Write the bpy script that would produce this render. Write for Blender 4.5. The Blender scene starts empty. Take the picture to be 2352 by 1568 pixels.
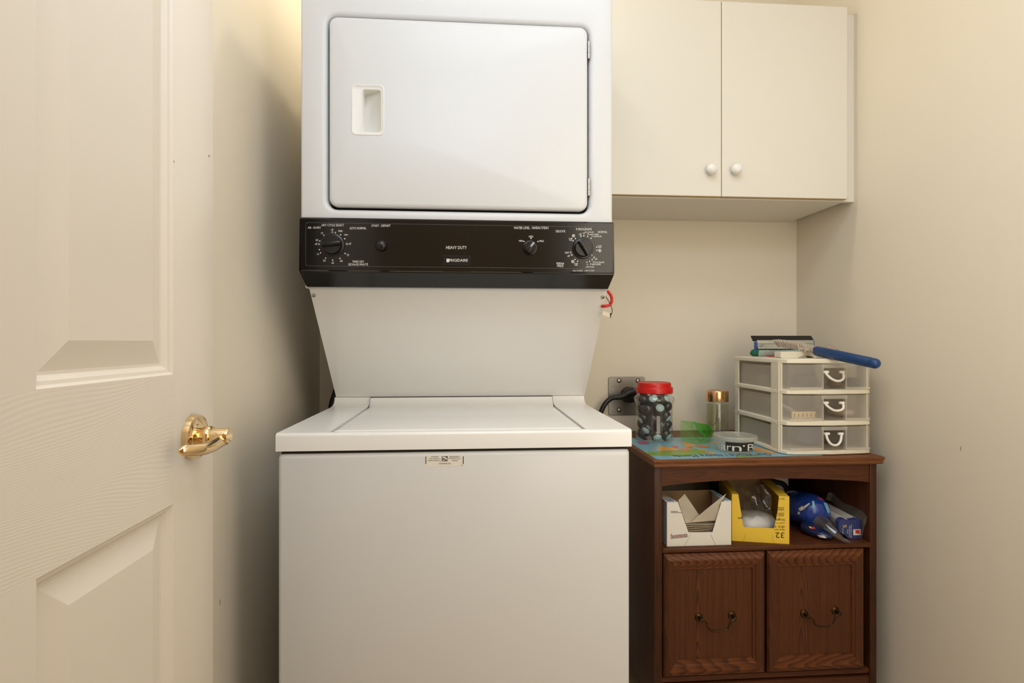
import bpy, bmesh, math, random
from mathutils import Vector, Matrix
random.seed(7)
sc = bpy.context.scene
C = sc.collection
PI = math.pi

# ------------------------------------------------------------------ camera
F = 1290.0                      # focal length in pixels of the 2352 x 1568 frame
TH = math.atan(97.0 / F)        # yaw to the right of the room's depth axis
H = 1.04
cam_d = bpy.data.cameras.new('camera'); cam_d.sensor_width = 36.0
cam_d.lens = F / 2352.0 * 36.0; cam_d.clip_start = 0.02
cam = bpy.data.objects.new('camera', cam_d); C.objects.link(cam)
cam.location = (0, 0, H); cam.rotation_euler = (PI / 2, 0, -TH)
sc.camera = cam

# ------------------------------------------------------------------ world and lights
w = bpy.data.worlds.new('world'); sc.world = w; w.use_nodes = True
w.node_tree.nodes['Background'].inputs[0].default_value = (0.8, 0.85, 1.0, 1)
w.node_tree.nodes['Background'].inputs[1].default_value = 0.05

def light(name, kind, loc, power, col, **kw):
    d = bpy.data.lights.new(name, kind); d.energy = power; d.color = col
    for k, v in kw.items(): setattr(d, k, v)
    o = bpy.data.objects.new(name, d); C.objects.link(o); o.location = loc
    return o
# unseen fill light added on the front wall beside the doorway
a = light('front_wall_fill', 'AREA', (0.76, 0.13, 1.25), 7.0, (1.0, 0.915, 0.755), shape='RECTANGLE', size=0.6, size_y=1.4)
a.rotation_euler = (math.radians(90), 0, 0)
# cool light at the head of the doorway
a = light('doorway_light', 'AREA', (-0.02, 0.03, 1.96), 4.0, (0.50, 0.69, 1.0), shape='RECTANGLE', size=0.74, size_y=0.22)
a.rotation_euler = (math.radians(72), 0, 0)
# neutral light from the ceiling in the front of the room
light('ceiling_light', 'AREA', (0.25, 0.42, 2.385), 8.0, (0.77, 0.88, 1.0), shape='RECTANGLE', size=1.0, size_y=0.5)
# warm ceiling lamp above the dryer, in front of the wall cabinet
light('ceiling_lamp', 'POINT', (-0.07, 1.45, 2.33), 6.6, (1.0, 0.89, 0.68), shadow_soft_size=0.035)
# unseen light added in the hall, fills in through the doorway
light('hall_fill', 'AREA', (0.1, -0.9, 2.38), 8.5, (1.0, 0.70, 0.30), shape='SQUARE', size=0.8)
sc.cycles.transparent_max_bounces = 16
sc.cycles.max_bounces = 6; sc.cycles.glossy_bounces = 3; sc.cycles.transmission_bounces = 4
sc.cycles.caustics_reflective = False; sc.cycles.caustics_refractive = False

vs = sc.view_settings
vs.view_transform = 'Standard'; vs.look = 'None'; vs.exposure = 0.0; vs.gamma = 1.0
vs.use_curve_mapping = False

# ------------------------------------------------------------------ pixel -> world
RT = Vector((math.cos(TH), -math.sin(TH), 0)); FW = Vector((math.sin(TH), math.cos(TH), 0)); UP = Vector((0, 0, 1))
CP = Vector((0, 0, H))
def ray(px, py): return FW + RT * ((px - 1176) / F) + UP * ((784 - py) / F)
def at(px, py, Y):
    d = ray(px, py); return CP + d * (Y / d.y)
def atX(px, py, X):
    d = ray(px, py); return CP + d * (X / d.x)
def atZ(px, py, Z):
    d = ray(px, py); return CP + d * ((Z - H) / d.z)
def atP(px, py, p, n):
    d = ray(px, py); return CP + d * ((p - CP).dot(n) / d.dot(n))

# ------------------------------------------------------------------ materials
MATS = {}
def newmat(name):
    m = bpy.data.materials.new(name); m.use_nodes = True
    MATS[name] = m
    nt = m.node_tree
    return m, nt, nt.nodes['Principled BSDF']
def N(nt, t, **kw):
    n = nt.nodes.new(t)
    for k, v in kw.items(): setattr(n, k, v)
    return n
def srgb(r, g, b):
    f = lambda c: (c / 255 / 12.92) if c / 255 <= .04045 else ((c / 255 + .055) / 1.055) ** 2.4
    return (f(r), f(g), f(b), 1)
def mat(name, col, rough=0.5, metal=0.0, bump=None, var=None, coat=0.0, spec=0.5):
    m, nt, b = newmat(name)
    b.inputs['Base Color'].default_value = col
    b.inputs['Roughness'].default_value = rough; b.inputs['Metallic'].default_value = metal
    b.inputs['Specular IOR Level'].default_value = spec
    if coat: b.inputs['Coat Weight'].default_value = coat; b.inputs['Coat Roughness'].default_value = 0.05
    tc = N(nt, 'ShaderNodeTexCoord')
    if var is None: var = (8.0, 0.04)
    if var:
        no = N(nt, 'ShaderNodeTexNoise'); no.inputs['Scale'].default_value = var[0]; no.inputs['Detail'].default_value = 3
        nt.links.new(tc.outputs['Object'], no.inputs['Vector'])
        mx = N(nt, 'ShaderNodeMix', data_type='RGBA', blend_type='MIX')
        mx.inputs[6].default_value = tuple(c * (1 - var[1]) for c in col[:3]) + (1,)
        mx.inputs[7].default_value = tuple(min(1, c * (1 + var[1])) for c in col[:3]) + (1,)
        nt.links.new(no.outputs['Fac'], mx.inputs[0]); nt.links.new(mx.outputs[2], b.inputs['Base Color'])
    if bump:
        n2 = N(nt, 'ShaderNodeTexNoise'); n2.inputs['Scale'].default_value = bump[0]; n2.inputs['Detail'].default_value = 2
        nt.links.new(tc.outputs['Object'], n2.inputs['Vector'])
        bp = N(nt, 'ShaderNodeBump'); bp.inputs['Strength'].default_value = bump[1]; bp.inputs['Distance'].default_value = bump[2]
        nt.links.new(n2.outputs['Fac'], bp.inputs['Height']); nt.links.new(bp.outputs['Normal'], b.inputs['Normal'])
    return m
def math_n(nt, op, a, b=None):
    n = N(nt, 'ShaderNodeMath', operation=op)
    for i, v in enumerate((a, b)):
        if v is None: continue
        if isinstance(v, (int, float)): n.inputs[i].default_value = v
        else: nt.links.new(v, n.inputs[i])
    return n.outputs[0]
def wood(name, axis, cu=0.0, K=150.0, s=20.0, dark=(0.015, 0.0045, 0.0018, 1), lite=(0.125, 0.036, 0.010, 1), amount=0.75, rough=0.42, wob=1.0, fade=None):
    """oak: arches where rings meet the face; axis = world axis the grain runs along; cu = centre across it"""
    m, nt, b = newmat(name)
    tc = N(nt, 'ShaderNodeTexCoord'); sp = N(nt, 'ShaderNodeSeparateXYZ')
    nt.links.new(tc.outputs['Object'], sp.inputs[0])
    along = {'X': 0, 'Y': 1, 'Z': 2}[axis]
    across = {'X': 2, 'Y': 0, 'Z': 0}[axis]
    mp = N(nt, 'ShaderNodeMapping'); sv = [28.0, 28.0, 28.0]; sv[along] = 5.0
    mp.inputs['Scale'].default_value = sv; nt.links.new(tc.outputs['Object'], mp.inputs[0])
    lo = N(nt, 'ShaderNodeTexNoise'); lo.inputs['Scale'].default_value = 1.0; lo.inputs['Detail'].default_value = 2
    nt.links.new(mp.outputs[0], lo.inputs['Vector'])
    mp2 = N(nt, 'ShaderNodeMapping'); sv2 = [900.0, 900.0, 900.0]; sv2[along] = 25.0
    mp2.inputs['Scale'].default_value = sv2; nt.links.new(tc.outputs['Object'], mp2.inputs[0])
    fi = N(nt, 'ShaderNodeTexNoise'); fi.inputs['Scale'].default_value = 1.0; fi.inputs['Detail'].default_value = 3
    nt.links.new(mp2.outputs[0], fi.inputs['Vector'])
    u = math_n(nt, 'SUBTRACT', sp.outputs[across], cu)
    u2 = math_n(nt, 'SQRT', math_n(nt, 'ADD', math_n(nt, 'MULTIPLY', u, u), 0.00004))
    g = math_n(nt, 'ADD', math_n(nt, 'MULTIPLY', u2, K), math_n(nt, 'MULTIPLY', sp.outputs[along], s))
    g = math_n(nt, 'ADD', g, math_n(nt, 'MULTIPLY', lo.outputs['Fac'], 5.0 * wob))
    sn = math_n(nt, 'FRACT', g)
    rp = N(nt, 'ShaderNodeValToRGB')
    e = rp.color_ramp.elements
    e[0].position = 0.0; e[0].color = (0.15, 0.15, 0.15, 1); e[1].position = 1.0; e[1].color = (0.25, 0.25, 0.25, 1)
    k = rp.color_ramp.elements.new(0.18); k.color = (0.95, 0.95, 0.95, 1)
    k = rp.color_ramp.elements.new(0.62); k.color = (0.7, 0.7, 0.7, 1)
    nt.links.new(sn, rp.inputs[0])
    ring = rp.outputs[0]
    if fade:
        wgt = math_n(nt, 'POWER', 2.718, math_n(nt, 'MULTIPLY', math_n(nt, 'MULTIPLY', u, u), -1.0 / fade ** 2))
        wgt = math_n(nt, 'ADD', math_n(nt, 'MULTIPLY', wgt, 0.85), 0.15)
        ring = math_n(nt, 'ADD', math_n(nt, 'MULTIPLY', math_n(nt, 'SUBTRACT', rp.outputs[0], 0.66), wgt), 0.66)
    mp3 = N(nt, 'ShaderNodeMapping'); sv3 = [170.0, 170.0, 170.0]; sv3[along] = 3.0
    mp3.inputs['Scale'].default_value = sv3; nt.links.new(tc.outputs['Object'], mp3.inputs[0])
    st3 = N(nt, 'ShaderNodeTexNoise'); st3.inputs['Scale'].default_value = 1.0; st3.inputs['Detail'].default_value = 2
    nt.links.new(mp3.outputs[0], st3.inputs['Vector'])
    ring = math_n(nt, 'ADD', ring, math_n(nt, 'MULTIPLY', math_n(nt, 'SUBTRACT', st3.outputs['Fac'], 0.5), 0.9))
    v = math_n(nt, 'ADD', math_n(nt, 'MULTIPLY', ring, amount), math_n(nt, 'MULTIPLY', fi.outputs['Fac'], 1.3 * (1 - amount) + 0.35))
    v = math_n(nt, 'SUBTRACT', v, 0.17)
    mx = N(nt, 'ShaderNodeMix', data_type='RGBA'); mx.inputs[6].default_value = dark; mx.inputs[7].default_value = lite
    mx.clamp_factor = True
    nt.links.new(v, mx.inputs[0]); nt.links.new(mx.outputs[2], b.inputs['Base Color'])
    b.inputs['Roughness'].default_value = rough; b.inputs['Specular IOR Level'].default_value = 0.3
    bp = N(nt, 'ShaderNodeBump'); bp.inputs['Strength'].default_value = 0.15; bp.inputs['Distance'].default_value = 0.0004
    nt.links.new(fi.outputs['Fac'], bp.inputs['Height']); nt.links.new(bp.outputs['Normal'], b.inputs['Normal'])
    return m
def clear(name, tint, gloss=0.12, rough=0.03, diff=0.0, dcol=(0.8, 0.8, 0.8, 1)):
    """thin clear or frosted plastic / glass wall"""
    m, nt, b = newmat(name)
    nt.nodes.remove(b); out = nt.nodes['Material Output']
    tr = N(nt, 'ShaderNodeBsdfTransparent'); tr.inputs[0].default_value = tint
    gl = N(nt, 'ShaderNodeBsdfGlossy'); gl.inputs['Roughness'].default_value = rough; gl.inputs[0].default_value = (1, 1, 1, 1)
    body = tr.outputs[0]
    if diff:
        df = N(nt, 'ShaderNodeBsdfDiffuse'); df.inputs[0].default_value = dcol
        tl = N(nt, 'ShaderNodeBsdfTranslucent'); tl.inputs[0].default_value = dcol
        m1 = N(nt, 'ShaderNodeMixShader'); m1.inputs[0].default_value = 0.45
        nt.links.new(df.outputs[0], m1.inputs[1]); nt.links.new(tl.outputs[0], m1.inputs[2])
        m2 = N(nt, 'ShaderNodeMixShader')
        tc = N(nt, 'ShaderNodeTexCoord'); no = N(nt, 'ShaderNodeTexNoise'); no.inputs['Scale'].default_value = 60
        nt.links.new(tc.outputs['Object'], no.inputs['Vector'])
        f = math_n(nt, 'ADD', math_n(nt, 'MULTIPLY', no.outputs['Fac'], 0.02), diff - 0.01)
        nt.links.new(f, m2.inputs[0]); nt.links.new(tr.outputs[0], m2.inputs[1]); nt.links.new(m1.outputs[0], m2.inputs[2])
        body = m2.outputs[0]
    fr = N(nt, 'ShaderNodeLayerWeight'); fr.inputs['Blend'].default_value = 0.5
    f = math_n(nt, 'ADD', math_n(nt, 'MULTIPLY', math_n(nt, 'POWER', fr.outputs['Facing'], 4.0), gloss * 4), gloss * 0.35)
    ms = N(nt, 'ShaderNodeMixShader'); nt.links.new(f, ms.inputs[0])
    nt.links.new(body, ms.inputs[1]); nt.links.new(gl.outputs[0], ms.inputs[2])
    nt.links.new(ms.outputs[0], out.inputs['Surface'])
    return m

m_wall = mat('wall_paint', (0.80, 0.725, 0.60, 1), 0.75, bump=(260, 0.12, 0.0006), var=(3, 0.02))
m_ceil = mat('ceiling_paint', (0.84, 0.81, 0.75, 1), 0.9, bump=(150, 0.3, 0.001))
m_floor = mat('floor_vinyl', (0.60, 0.47, 0.34, 1), 0.5, var=(30, 0.15))
m_trim = mat('trim_paint', (0.78, 0.74, 0.67, 1), 0.45)
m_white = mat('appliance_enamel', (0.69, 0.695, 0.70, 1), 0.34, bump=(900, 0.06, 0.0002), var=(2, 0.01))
m_white_lit = mat('enamel_lit', (0.86, 0.85, 0.83, 1), 0.18, bump=(900, 0.05, 0.0002), var=(2, 0.01))  # same enamel, lightened: brightness of top, lid and slanted panel put into colour
m_whitep = mat('white_plastic', (0.80, 0.79, 0.75, 1), 0.35)
m_gap = mat('gap_dark', (0.012, 0.011, 0.010, 1), 0.8)
m_black = mat('panel_black', (0.006, 0.0055, 0.005, 1), 0.16, bump=(1200, 0.03, 0.0001))
m_knob = mat('knob_black', (0.006, 0.006, 0.006, 1), 0.26)
m_print = mat('print_white', (0.78, 0.76, 0.70, 1), 0.6)
m_grey = mat('print_grey', (0.10, 0.10, 0.10, 1), 0.6)
m_ink = mat('ink_black', (0.02, 0.018, 0.016, 1), 0.6)
m_steel = mat('steel', (0.55, 0.54, 0.50, 1), 0.35, 1.0)
m_melamine = mat('cabinet_melamine', (0.75, 0.715, 0.64, 1), 0.42, bump=(500, 0.05, 0.0003), var=(2, 0.01))
m_edge = mat('cabinet_edge', (0.50, 0.36, 0.18, 1), 0.6)
m_porc = mat('porcelain_knob', (0.82, 0.80, 0.78, 1), 0.12)
m_brass = mat('polished_brass', (0.86, 0.65, 0.38, 1), 0.10, 1.0)
m_antique = mat('antique_brass', (0.075, 0.045, 0.020, 1), 0.35, 1.0, var=(60, 0.3))
m_cream = mat('cream_plastic', (0.80, 0.74, 0.60, 1), 0.4)
m_handle = mat('handle_plastic', (0.86, 0.83, 0.75, 1), 0.35)
m_frost = clear('frosted_plastic', (0.97, 0.96, 0.93, 1), 0.05, 0.25, 0.36, (0.95, 0.90, 0.82, 1))
m_frostw = clear('clear_window_plastic', (0.86, 0.84, 0.80, 1), 0.05, 0.15, 0.10, (0.6, 0.57, 0.52, 1))
m_glass = clear('clear_glass', (0.95, 0.96, 0.95, 1), 0.20, 0.03, 0.03)
m_film = clear('plastic_film', (0.84, 0.82, 0.79, 1), 0.20, 0.10, 0.10, (0.6, 0.55, 0.48, 1))
m_tub = clear('tub_plastic', (0.94, 0.94, 0.91, 1), 0.08, 0.12, 0.34, (0.85, 0.82, 0.76, 1))
m_green = clear('green_plastic', (0.74, 0.93, 0.64, 1), 0.12, 0.06, 0.15, (0.12, 0.60, 0.08, 1))
m_green2 = clear('green_plastic_thick', (0.42, 0.84, 0.34, 1), 0.14, 0.06, 0.22, (0.10, 0.55, 0.06, 1))
m_red = mat('red_plastic', (0.62, 0.006, 0.006, 1), 0.32)
m_gold = mat('gold_cap', (0.80, 0.50, 0.27, 1), 0.22, 1.0)
m_pod = mat('pod_dark', (0.010, 0.006, 0.006, 1), 0.08, coat=0.5)
m_podcap = mat('pod_cap', (0.42, 0.58, 0.55, 1), 0.2)
m_plate = mat('outlet_steel', (0.30, 0.285, 0.26, 1), 0.42, 0.9, var=(40, 0.1))
m_rubber = mat('rubber_black', (0.012, 0.011, 0.010, 1), 0.45)
m_blue = mat('brush_blue', (0.008, 0.048, 0.165, 1), 0.32, var=(120, 0.25))
m_bluep = mat('blue_plastic', (0.015, 0.07, 0.35, 1), 0.3)
m_bristle = mat('bristle', (0.62, 0.52, 0.42, 1), 0.7)
m_alu = mat('aluminium', (0.60, 0.62, 0.58, 1), 0.30, 0.85)
m_spongeg = mat('sponge_green', (0.008, 0.13, 0.07, 1), 0.8)
m_mesh = mat('scrub_mesh_white', (0.75, 0.78, 0.72, 1), 0.6)
m_pink = mat('pink_cloth', (0.72, 0.55, 0.47, 1), 0.9, bump=(80, 0.5, 0.002))
m_paper = mat('paper_cream', (0.78, 0.68, 0.53, 1), 0.8)
m_sheet = mat('dryer_sheet', (0.86, 0.76, 0.60, 1), 0.85, bump=(300, 0.3, 0.0006))
m_boxw = mat('carton_white', (0.76, 0.73, 0.66, 1), 0.5)
m_kraft = mat('carton_kraft', (0.30, 0.19, 0.10, 1), 0.8)
m_boxy = mat('carton_yellow', (0.80, 0.53, 0.045, 1), 0.5)
m_boxred = mat('print_red', (0.60, 0.03, 0.02, 1), 0.5)
m_printblue = mat('print_blue', (0.10, 0.22, 0.50, 1), 0.5)
m_lblue = mat('print_light_blue', (0.25, 0.50, 0.70, 1), 0.5)
m_navy = mat('carton_navy', (0.035, 0.045, 0.16, 1), 0.4)
m_bagblue = mat('bag_blue', (0.012, 0.05, 0.30, 1), 0.22, coat=0.4, var=(40, 0.5), bump=(45, 0.6, 0.006))
m_bagdark = mat('bag_navy', (0.010, 0.020, 0.085, 1), 0.25, coat=0.3, bump=(40, 0.5, 0.005))
m_yellow = mat('print_yellow', (0.80, 0.52, 0.06, 1), 0.5)
m_mat = mat('placemat_blue', (0.22, 0.44, 0.55, 1), 0.28, var=(25, 0.08))
m_mgreen = mat('map_green', (0.22, 0.36, 0.04, 1), 0.3)
m_mor = mat('map_orange', (0.80, 0.36, 0.06, 1), 0.3)
m_mcoral = mat('map_coral', (0.70, 0.22, 0.10, 1), 0.3)
m_mpink = mat('map_pink', (0.60, 0.10, 0.18, 1), 0.3)
m_mink = mat('map_ink', (0.015, 0.05, 0.07, 1), 0.4)
m_bottle_tint = clear('bottle_liquid', (0.90, 0.90, 0.78, 1), 0.05, 0.05)
m_dkthing = mat('dark_fabric', (0.05, 0.045, 0.055, 1), 0.7)
m_ylw = mat('yellowed_plastic', (0.75, 0.58, 0.30, 1), 0.5)

# door paint with embossed grain along one axis
def doorpaint(name, axis, amt):
    m, nt, b = newmat(name)
    b.inputs['Base Color'].default_value = (0.78, 0.715, 0.625, 1); b.inputs['Roughness'].default_value = 0.42
    tc = N(nt, 'ShaderNodeTexCoord'); mp = N(nt, 'ShaderNodeMapping')
    i = {'Y': 1, 'Z': 2}[axis]; s = [6.0, 6.0, 6.0]; s[i] = 2.2
    mp.inputs['Scale'].default_value = s; nt.links.new(tc.outputs['Object'], mp.inputs[0])
    lo = N(nt, 'ShaderNodeTexNoise'); lo.inputs['Scale'].default_value = 1.0; lo.inputs['Detail'].default_value = 1
    nt.links.new(mp.outputs[0], lo.inputs['Vector'])
    sp = N(nt, 'ShaderNodeSeparateXYZ'); nt.links.new(tc.outputs['Object'], sp.inputs[0])
    g = math_n(nt, 'ADD', math_n(nt, 'MULTIPLY', sp.outputs[3 - i], 300.0), math_n(nt, 'MULTIPLY', lo.outputs['Fac'], 38.0))
    sn = math_n(nt, 'SINE', math_n(nt, 'MULTIPLY', g, 6.2832))
    mp2 = N(nt, 'ShaderNodeMapping'); s2 = [60.0, 60.0, 60.0]; s2[i] = 12.0
    mp2.inputs['Scale'].default_value = s2; nt.links.new(tc.outputs['Object'], mp2.inputs[0])
    fi = N(nt, 'ShaderNodeTexNoise'); fi.inputs['Scale'].default_value = 1.0; nt.links.new(mp2.outputs[0], fi.inputs['Vector'])
    hh = math_n(nt, 'MULTIPLY', sn, fi.outputs['Fac'])
    bp = N(nt, 'ShaderNodeBump'); bp.inputs['Strength'].default_value = amt; bp.inputs['Distance'].default_value = 0.0006
    nt.links.new(hh, bp.inputs['Height']); nt.links.new(bp.outputs['Normal'], b.inputs['Normal'])
    return m
m_door_r = doorpaint('door_paint_rail', 'Y', 0.11)
m_door_s = doorpaint('door_paint_stile', 'Z', 0.035)
m_door_p = mat('door_paint_panel', (0.78, 0.715, 0.625, 1), 0.42, bump=(120, 0.05, 0.0004), var=(2, 0.01))

# wood for the cart (object coordinates are measured from the cart's base)
CX0, CX1, CYF, CYB = 0.4737, 1.078, 1.415, 1.848
CBX, CBY = (CX0 + CX1) / 2, 1.63
m_wside = wood('oak_side', 'Z', 0.0, 30, 2, amount=0.35, wob=0.6, dark=(0.012, 0.004, 0.002, 1), lite=(0.075, 0.022, 0.007, 1))
m_wtop = wood('oak_top', 'X', 0.0, 60, 3, amount=0.35, dark=(0.055, 0.019, 0.006, 1), lite=(0.23, 0.080, 0.026, 1), wob=0.8)
m_wrail = wood('oak_rail', 'X', 0.58, 60, 3, amount=0.35, wob=0.8, dark=(0.022, 0.007, 0.0028, 1), lite=(0.115, 0.034, 0.010, 1))

# ------------------------------------------------------------------ mesh helpers
def bm_new(): return bmesh.new()
WM = {}
def finish(bm, name, m, smooth=35):
    me = bpy.data.meshes.new(name); bmesh.ops.recalc_face_normals(bm, faces=bm.faces[:]) if RECALC[0] else None
    bm.to_mesh(me); bm.free()
    for x in (m if isinstance(m, (list, tuple)) else [m]): me.materials.append(x)
    if smooth:
        me.polygons.foreach_set('use_smooth', [True] * len(me.polygons))
        me.set_sharp_from_angle(angle=math.radians(smooth))
    return me
RECALC = [True]
def part(name, bm, m, parent, smooth=35, label=None):
    M = WM[parent.name]
    bm.transform(M.inverted())
    o = bpy.data.objects.new(name, finish(bm, name, m, smooth)); C.objects.link(o)
    o.parent = parent; WM[o.name] = M
    if label: o['label'] = label
    return o
def thing(name, label, cat, base, group=None, rotz=0.0):
    o = bpy.data.objects.new(name, None); C.objects.link(o); o.empty_display_size = 0.05
    o.location = base; o.rotation_euler = (0, 0, rotz)
    WM[o.name] = Matrix.Translation(Vector(base)) @ Matrix.Rotation(rotz, 4, 'Z')
    o['label'] = label; o['category'] = cat
    if group: o['group'] = group
    return o
def single(name, bm, m, label, cat, base, group=None, smooth=35):
    M = Matrix.Translation(Vector(base)); bm.transform(M.inverted())
    o = bpy.data.objects.new(name, finish(bm, name, m, smooth)); C.objects.link(o); o.location = base
    WM[o.name] = M
    o['label'] = label; o['category'] = cat
    if group: o['group'] = group
    return o
def struct(name, bm, m, base=(0, 0, 0), smooth=35, label=None):
    M = Matrix.Translation(Vector(base)); bm.transform(M.inverted())
    o = bpy.data.objects.new(name, finish(bm, name, m, smooth)); C.objects.link(o); o.location = base
    WM[o.name] = M; o['kind'] = 'structure'
    if label: o['label'] = label
    return o
def box(bm, x0, x1, y0, y1, z0, z1, bev=0.0, seg=2):
    r = bmesh.ops.create_cube(bm, size=1.0)
    vs_ = r['verts']
    for v in vs_:
        v.co = Vector(((x0 + x1) / 2 + v.co.x * (x1 - x0), (y0 + y1) / 2 + v.co.y * (y1 - y0), (z0 + z1) / 2 + v.co.z * (z1 - z0)))
    if bev:
        es = list({e for v in vs_ for e in v.link_edges})
        bmesh.ops.bevel(bm, geom=es, offset=bev, segments=seg, affect='EDGES', profile=0.5)
def bx(*a, **k):
    bm = bm_new(); box(bm, *a, **k); return bm
def skin(bm, loops, cap0=False, cap1=False, close=True):
    rows = [[bm.verts.new(p) for p in L] for L in loops]
    n = len(rows[0])
    for a_, b_ in zip(rows, rows[1:]):
        for i in range(n if close else n - 1):
            j = (i + 1) % n
            try: bm.faces.new((a_[i], a_[j], b_[j], b_[i]))
            except ValueError: pass
    if cap0: bm.faces.new(list(reversed(rows[0])))
    if cap1: bm.faces.new(rows[-1])
    return rows
def poly(bm, pts):
    return bm.faces.new([bm.verts.new(p) for p in pts])
def prism(bm, pts, off):
    off = Vector(off); L0 = [Vector(p) for p in pts]; L1 = [p + off for p in L0]
    skin(bm, [L0, L1], True, True)
def rr(x0, x1, z0, z1, r, n=5):
    out = []
    for cx, cz, a0 in ((x1 - r, z0 + r, -90), (x1 - r, z1 - r, 0), (x0 + r, z1 - r, 90), (x0 + r, z0 + r, 180)):
        for i in range(n + 1):
            t = math.radians(a0 + 90 * i / n); out.append((cx + r * math.cos(t), cz + r * math.sin(t)))
    return out
def rry(x0, x1, z0, z1, r, Y, n=5): return [Vector((x, Y, z)) for x, z in rr(x0, x1, z0, z1, r, n)]
def frame_of(o, d, up=(0, 0, 1)):
    d = Vector(d).normalized(); u = Vector(up)
    if abs(d.dot(u)) > 0.99: u = Vector((0, 1, 0))
    x = u.cross(d).normalized(); y = d.cross(x)
    M = Matrix((x, y, d)).transposed().to_4x4(); M.translation = Vector(o); return M
def lathe(bm, prof, M, seg=32, cap0=True, cap1=True):
    loops = [[M @ Vector((r * math.cos(2 * PI * i / seg), r * math.sin(2 * PI * i / seg), z)) for i in range(seg)] for r, z in prof]
    skin(bm, loops, cap0, cap1)
def cyl(bm, p0, p1, r0, r1=None, seg=20):
    p0 = Vector(p0); p1 = Vector(p1)
    lathe(bm, [(r0, 0), (r0 if r1 is None else r1, (p1 - p0).length)], frame_of(p0, p1 - p0), seg)
def catmull(P, n=6):
    P = [Vector(p) for p in P]; out = []
    Q = [P[0] * 2 - P[1]] + P + [P[-1] * 2 - P[-2]]
    for i in range(1, len(Q) - 2):
        for k in range(n):
            t = k / n; a_, b_, c_, d_ = Q[i - 1], Q[i], Q[i + 1], Q[i + 2]
            out.append(0.5 * ((2 * b_) + (c_ - a_) * t + (2 * a_ - 5 * b_ + 4 * c_ - d_) * t * t + (3 * b_ - a_ - 3 * c_ + d_) * t ** 3))
    out.append(P[-1]); return out
def tube(bm, pts, r, seg=10, smooth=6, cap=True, flat=None, up=(0, 0, 1)):
    P = catmull(pts, smooth) if smooth and len(pts) > 2 else [Vector(p) for p in pts]
    n = len(P); loops = []; prev = None
    for i, p in enumerate(P):
        d = (P[min(i + 1, n - 1)] - P[max(i - 1, 0)]).normalized()
        if prev is None:
            u = Vector(up)
            if abs(u.dot(d)) > 0.95: u = Vector((1, 0, 0))
            x = (u - d * u.dot(d)).normalized()
        else: x = (prev - d * prev.dot(d)).normalized()
        prev = x; y = d.cross(x)
        t = i / (n - 1)
        ra = r(t) if callable(r) else r
        if not isinstance(ra, tuple): ra = (ra, ra * (flat or 1))
        loops.append([p + x * (ra[0] * math.cos(2 * PI * k / seg)) + y * (ra[1] * math.sin(2 * PI * k / seg)) for k in range(seg)])
    skin(bm, loops, cap, cap)
def ellipsoid(bm, c, rx, ry, rz, M=None, seg=20, rings=12, t0=0.0, t1=1.0):
    loops = []
    for i in range(rings + 1):
        t = PI * (t0 + (t1 - t0) * i / rings); s_ = max(math.sin(t), 1e-4)
        loops.append([Vector((rx * s_ * math.cos(2 * PI * k / seg), ry * s_ * math.sin(2 * PI * k / seg), rz * math.cos(t))) for k in range(seg)])
    if M is None: M = Matrix.Identity(3)
    loops = [[Vector(c) + M @ p for p in L] for L in loops]
    skin(bm, loops, True, True)

# text -> normalised flat mesh
TXT = {}
def text2d(s):
    if s in TXT: return TXT[s]
    cu = bpy.data.curves.new('t', 'FONT'); cu.body = s; cu.resolution_u = 2; cu.size = 1.0
    o = bpy.data.objects.new('t', cu); C.objects.link(o)
    dg = bpy.context.evaluated_depsgraph_get(); dg.update()
    me = bpy.data.meshes.new_from_object(o.evaluated_get(dg))
    V = [v.co.copy() for v in me.vertices]; Fc = [tuple(p.vertices) for p in me.polygons]
    bpy.data.objects.remove(o); bpy.data.curves.remove(cu); bpy.data.meshes.remove(me)
    xs = [v.x for v in V]; ys = [v.y for v in V]
    x0, x1, y0, y1 = min(xs), max(xs), min(ys), max(ys)
    TXT[s] = ([((v.x - x0) / (x1 - x0), (v.y - y0) / (y1 - y0)) for v in V], Fc)
    return TXT[s]
def add_text(bm, s, fn, rot=False):
    """fn maps the unit square (x right, y up) to world"""
    V, Fc = text2d(s)
    vs_ = [bm.verts.new(fn(1 - x, 1 - y) if rot else fn(x, y)) for x, y in V]
    for f in Fc:
        try: bm.faces.new([vs_[i] for i in f])
        except ValueError: pass
def quadfn(p00, p10, p01):
    p00, p10, p01 = Vector(p00), Vector(p10), Vector(p01)
    return lambda x, y: p00 + (p10 - p00) * x + (p01 - p00) * y

# ================================================================== the room
XL, XR, YB, YF, ZC = -0.487, 1.131, 1.87, 0.11, 2.40
T = 0.1
struct('floor', bx(-1.6, 1.9, -1.9, YB + T, -0.05, 0), m_floor)
struct('ceiling', bx(-1.6, 1.9, -1.9, YB + T, ZC, ZC + 0.05), m_ceil)
struct('wall_back', bx(XL - T, XR + T, YB, YB + T, 0, ZC), m_wall)
struct('wall_left', bx(XL - T, XL, -0.01, YB, 0, ZC), m_wall)
struct('wall_right', bx(XR, XR + T, -0.01, YB, 0, ZC), m_wall)
DX0, DX1, DZ = -0.43, 0.372, 2.05
bm = bm_new()
box(bm, XL, DX0, -0.01, YF, 0, ZC); box(bm, DX1, XR, -0.01, YF, 0, ZC); box(bm, DX0, DX1, -0.01, YF, DZ, ZC)
struct('wall_front', bm, m_wall)
bm = bm_new()
box(bm, DX1, DX1 + 0.06, YF, YF + 0.014, 0, DZ + 0.06, 0.003); box(bm, DX0 - 0.05, DX1, YF, YF + 0.014, DZ, DZ + 0.06, 0.003)
struct('trim_1', bm, m_trim)
struct('wall_hall_back', bx(-1.6, 1.9, -1.9, -1.8, 0, ZC), m_wall)
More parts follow.
